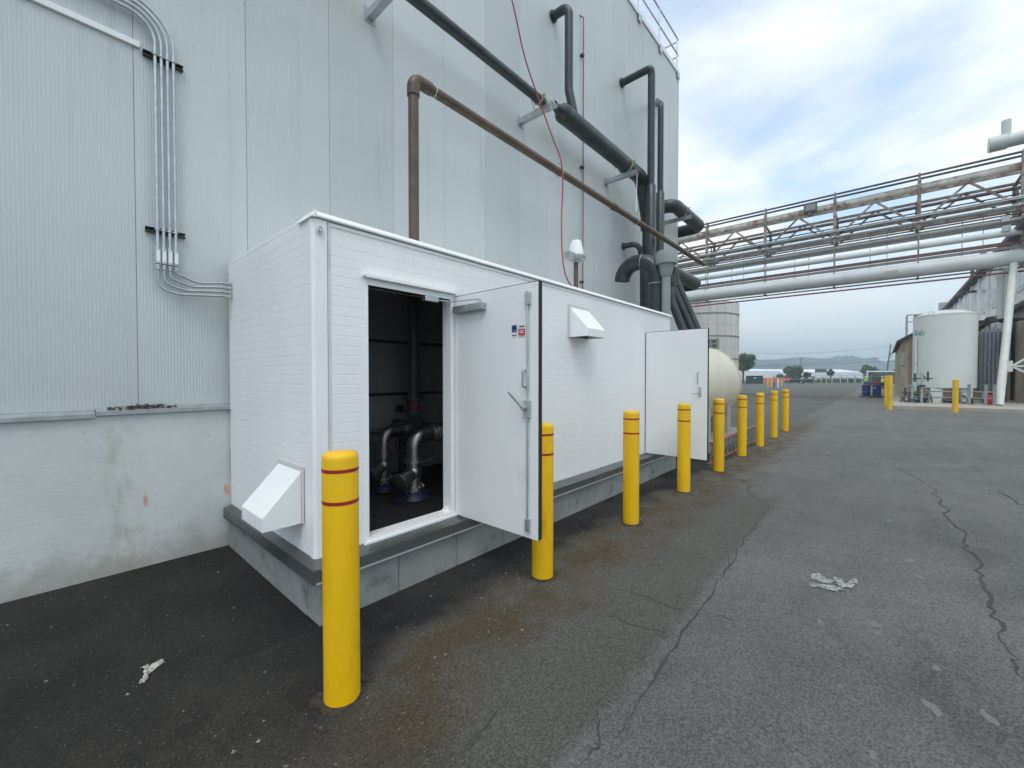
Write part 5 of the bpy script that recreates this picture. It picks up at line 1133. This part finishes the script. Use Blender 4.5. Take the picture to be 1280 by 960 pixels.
# gate posts in the yard
for i, (px, py, m_, lab, h) in enumerate(((960, 484, 'yellow_far', 'short yellow gate post in the far yard, leftmost', 1.5), (964.3, 483.5, 'yellow_far', 'short yellow gate post in the far yard, second from left', 1.5), (972.5, 484, 'post_white', 'white gate post in the far yard beside a dark one', 1.5), (967.6, 484.5, 'sign_grey', 'dark blue-grey post in the far yard between gate posts', .85), (977, 482, 'yellow_far', 'thin yellow gate post in the far yard, rightmost', 1.1))):
    q = onZ(px, py); t = thing('gate_post', lab, 'post', q, 'gate posts in the yard'); MB().lathe([(.12, 0), (.12, h - .04), (.09, h), (.02, h + .02)], q, 10).build('post', m_, t, smooth=40); MB().lathe([(.2, 0), (.2, .03), (.13, .05)], q, 10).build('foot', m_, t)
# sign board on posts
c = gD(1026, 118); t = thing('sign_board', 'grey sign board on two white posts beyond the yard', 'sign', (0, 0, 0))
MB().box(-.05, .05, -1.35, 1.35, 3.0, 4.0).build('board', 'sign_grey', t)
for s in (-1, 1): MB().box(-.08, .08, s * 1.25 - .08, s * 1.25 + .08, 0, 2.995).build('post', 'post_white', t)
place(t, 1026, 118)
c = gD(1016.5, 120); t = thing('crate', 'brown crate standing beside the black cars', 'crate', (0, 0, 0))
MB().box(-.6, .6, -.55, .55, .12, 1.9).build('box', 'wood', t, bevel=.02)
for s in (-.4, 0, .4): MB().box(-.6, .6, s - .06, s + .06, 0, .12).build('skid', 'wood', t)
place(t, 1016.5, 120)
# chain-link fence with white posts
t = thing('boundary_fence', 'far boundary fence with white posts and overgrown mesh', 'fence', gD(1045, 122))
fp = [gD(px, 121) for px in (1020, 1026.5, 1033, 1040, 1050.5, 1059.5, 1068.5, 1078)]
for k, q in enumerate(fp): MB().cyl(q, q + Vector((0, 0, 1.6 if k in (2, 3) else 2.3)), .09, 8).build('post', 'post_white', t)
for z in (1.2, 2.15): MB().tube([q + Vector((0, 0, z)) for q in fp], .03, 6).build('rail', 'galv', t)
def leaf_cloud(m, c, rad, n, s, rnd, squash=1.0):
    for i in range(n):
        while True:
            v = Vector((rnd.uniform(-1, 1), rnd.uniform(-1, 1), rnd.uniform(-1, 1)))
            if v.length < 1: break
        v = v * (.55 + .45 * rnd.random()) / max(v.length, .3) * v.length ** .4 if v.length > .01 else v
        p = Vector(c) + Vector((v.x * rad[0], v.y * rad[1], v.z * rad[2] * squash))
        a = Vector((rnd.uniform(-1, 1), rnd.uniform(-1, 1), rnd.uniform(-1, 1))).normalized(); b_ = a.orthogonal().normalized(); ss = s * rnd.uniform(.6, 1.4)
        m.add([p - a * ss, p + b_ * ss * .6, p + a * ss, p - b_ * ss * .6], [(0, 1, 2, 3)])
rnd = random.Random(11)
m = MB()
for k in range(60):
    q = fp[0].lerp(gD(1078, 124), rnd.random()) * 1.02; hh = rnd.uniform(.8, 1.7); leaf_cloud(m, (q.x, q.y, hh * .5), (1.2, 1.2, hh * .5), 60, .18, rnd)
tag(m.build('weeds', 'weeds', fix=False), 'rank green weeds grown through the far fence', 'weeds', kind='stuff')
# shelter
c = gD(1106, 105); t = thing('open_shelter', 'low white open shelter behind the pickup', 'shelter', (0, 0, 0))
MB().box(-2.0, 2.0, -3.6, 3.6, 2.95, 3.25).build('roof', 'facade', t, bevel=.03)
for s in (-1, 1):
    for x in (-1.9, 1.9): MB().box(x - .12, x + .12, s * 3.4 - .15, s * 3.4 + .15, 0, 2.948).build('post', 'post_white', t)
MB().box(1.6, 1.75, -3.2, 3.2, 0, 2.2).build('back_panel', 'grey_pipe', t)
place(t, 1106.5, 105)
# trees
def tree(lab, px, d, top_py, wpx, m_='leaf', trunk=.35, n=1500, ls=.35):
    c = gD(px, d); H = onD(px, top_py, d).z; Wd = wpx / F * d / 2
    rnd = random.Random(int(px * 7)); t = thing('tree', lab, 'tree', (c.x, c.y, 0), 'trees beyond the yard')
    tr = MB(); zt = H * .75; tr.tube([(c.x, c.y, 0), (c.x + .1, c.y, zt * .5), (c.x, c.y + .1, zt)], [H * .035, H * .024, H * .008], 8)
    cl = []
    for k in range(11):
        a = rnd.uniform(0, 6.28); rr = rnd.uniform(.25, .72) * Wd; z = H * rnd.uniform(trunk + .1, .86); e = Vector((c.x + rr * math.cos(a), c.y + rr * math.sin(a), z)); cl.append((e, rnd.uniform(.28, .46)))
        tr.tube([(c.x, c.y, z * .55), e.lerp(Vector((c.x, c.y, z * .7)), .4), e], [H * .014, H * .009, H * .004], 6)
    tr.build('trunk', 'bark', t, smooth=60)
    lm = MB(); 
    for e, s in cl: leaf_cloud(lm, e, (Wd * s, Wd * s, min(Wd * s, (H - e.z) + H * .06)), n // 11, ls, rnd)
    leaf_cloud(lm, (c.x, c.y, H * .72), (Wd * .5, Wd * .5, H * .27), n // 5, ls, rnd)
    tag(lm.build('crown', m_, t, fix=False)); return t
tree('broad green tree standing behind the green dumpster', 929, 112, 441, 30, n=2600, ls=.3)
tree('round bushy green tree behind the black cars', 987, 128, 457, 30, trunk=.05, n=2600, ls=.32)
tree('small thin young tree left of the grey sign board', 1008.5, 126, 464, 10, n=500, ls=.25)
tree('small dark tree right of the grey sign board', 1038.5, 126, 460.5, 9, 'leaf_dark', n=600, ls=.25)
tree('flat-topped green tree behind the fence, left of the shelter', 1085, 140, 456, 18, trunk=.2, n=1600, ls=.35)
hm = MB(); rnd = random.Random(21)
for k in range(26):
    q = gD(1085 + k * 1.9, 150 + rnd.uniform(-4, 4)); hh = rnd.uniform(1.9, 2.5); leaf_cloud(hm, (q.x, q.y, hh), (1.6, 1.6, hh), 110, .35, rnd)
tag(hm.build('hedge', 'leaf_dark', fix=False), 'dark hedge line beyond the shelter', 'hedge', kind='stuff')
# far white warehouses
def shed(lab, pa, pb, d, top, ridge):
    a, b_ = gD(pa, d), gD(pb, d * 1.02); za = onD((pa + pb) / 2, top, d).z; zr = onD((pa + pb) / 2, ridge, d).z; u = (b_ - a); back = Vector((-u.y, u.x, 0)).normalized() * 30
    t = thing('warehouse', lab, 'warehouse', a.lerp(b_, .5), 'far white warehouses')
    MB().prism([a, a + Vector((0, 0, za)), a + back * .5 + Vector((0, 0, zr)), a + back + Vector((0, 0, za)), a + back], u).build('wall', 'warehouse', t)
    n = max(3, int(u.length / 9))
    for k in range(n):
        q = a.lerp(b_, (k + .5) / n) - back.normalized() * .1; MB().bar(q + Vector((-1.6, 0, za * .35)), q + Vector((1.6, 0, za * .35)), .1, za * .3, up=(0, 0, 1)).build('window', 'sign_grey' if k % 3 else 'grey_pipe', t)
    return t
shed('low white warehouse left of the bushy tree', 930, 975, 230, 463.5, 460.5)
shed('long low white warehouse behind the grey sign board', 972, 1078, 250, 465, 461)
# utility poles and wires
p0 = gD(1107, 135); p1 = onD(1113.5, 430, 135)
t = thing('utility_pole', 'leaning utility pole with crossarm and transformer', 'pole', p0)
MB().tube([p0, p1], [.22, .14], 10).build('pole', 'bark', t, smooth=50)
q = p0.lerp(p1, .93); MB().bar(q - RIGHT * .9, q + RIGHT * .9, .12, .12).build('crossarm', 'bark', t)
q = p0.lerp(p1, .74) + RIGHT * .45; MB().lathe([(.25, -.5), (.28, -.45), (.28, .4), (.1, .5)], q, 12).build('transformer', 'galv_dull', t, smooth=40)
q = p0.lerp(p1, .66) + RIGHT * .3; MB().bar(q - RIGHT * .4, q + RIGHT * .5, .1, .25).build('bracket', 'bark', t)
p2 = gD(1001.3, 150); e2 = onD(1001.3, 446.5, 150); t = thing('utility_pole', 'thin straight utility pole behind the bushy tree', 'pole', p2); MB().tube([p2, e2], [.17, .1], 8).build('pole', 'bark', t, smooth=50); MB().bar(e2 - RIGHT * .8 - Vector((0, 0, .5)), e2 + RIGHT * .8 - Vector((0, 0, .5)), .1, .1).build('crossarm', 'bark', t)
W_ = [((930, 441), (1111, 433), 136, 3, 'topmost thin wire crossing the sky to leaning pole'), ((935, 458.5), (1106, 451.5), 138, .6, 'thick dark wire sagging across the hills'), ((930, 456), (1110, 446), 140, 2, 'thin middle wire crossing before the hills'), ((1109, 451.5), (1180, 452), 138, .3, 'short dark wire from leaning pole behind the brown building')]
for a, e, d, sag, lab in W_:
    A, B = onD(a[0], a[1], d), onD(e[0], e[1], d); pts = [A.lerp(B, k / 16) - Vector((0, 0, sag * 4 * (k / 16) * (1 - k / 16) * .35)) for k in range(17)]
    tag(MB().tube(pts, .055 if 'thick' in lab or 'short' in lab else .028, 6).build('overhead_wire', 'cable'), lab, 'wire', 'overhead wires')

# ------------------------------------------------------------------ haze in the air
hz = bpy.data.materials.new('haze'); hz.use_nodes = True; nt = hz.node_tree; nt.nodes.clear()
out = nt.nodes.new('ShaderNodeOutputMaterial'); pv_ = nt.nodes.new('ShaderNodeVolumePrincipled'); pv_.inputs['Density'].default_value = .0013; pv_.inputs['Color'].default_value = (.70, .87, 1.0, 1); pv_.inputs['Anisotropy'].default_value = .1
nt.links.new(pv_.outputs[0], out.inputs['Volume'])
M['haze'] = hz
tag(MB().box(-320, 1520, -1320, 1520, -3.5, 80).build('haze', 'haze'), 'thin pale haze in the air over the yard', 'haze', kind='stuff')
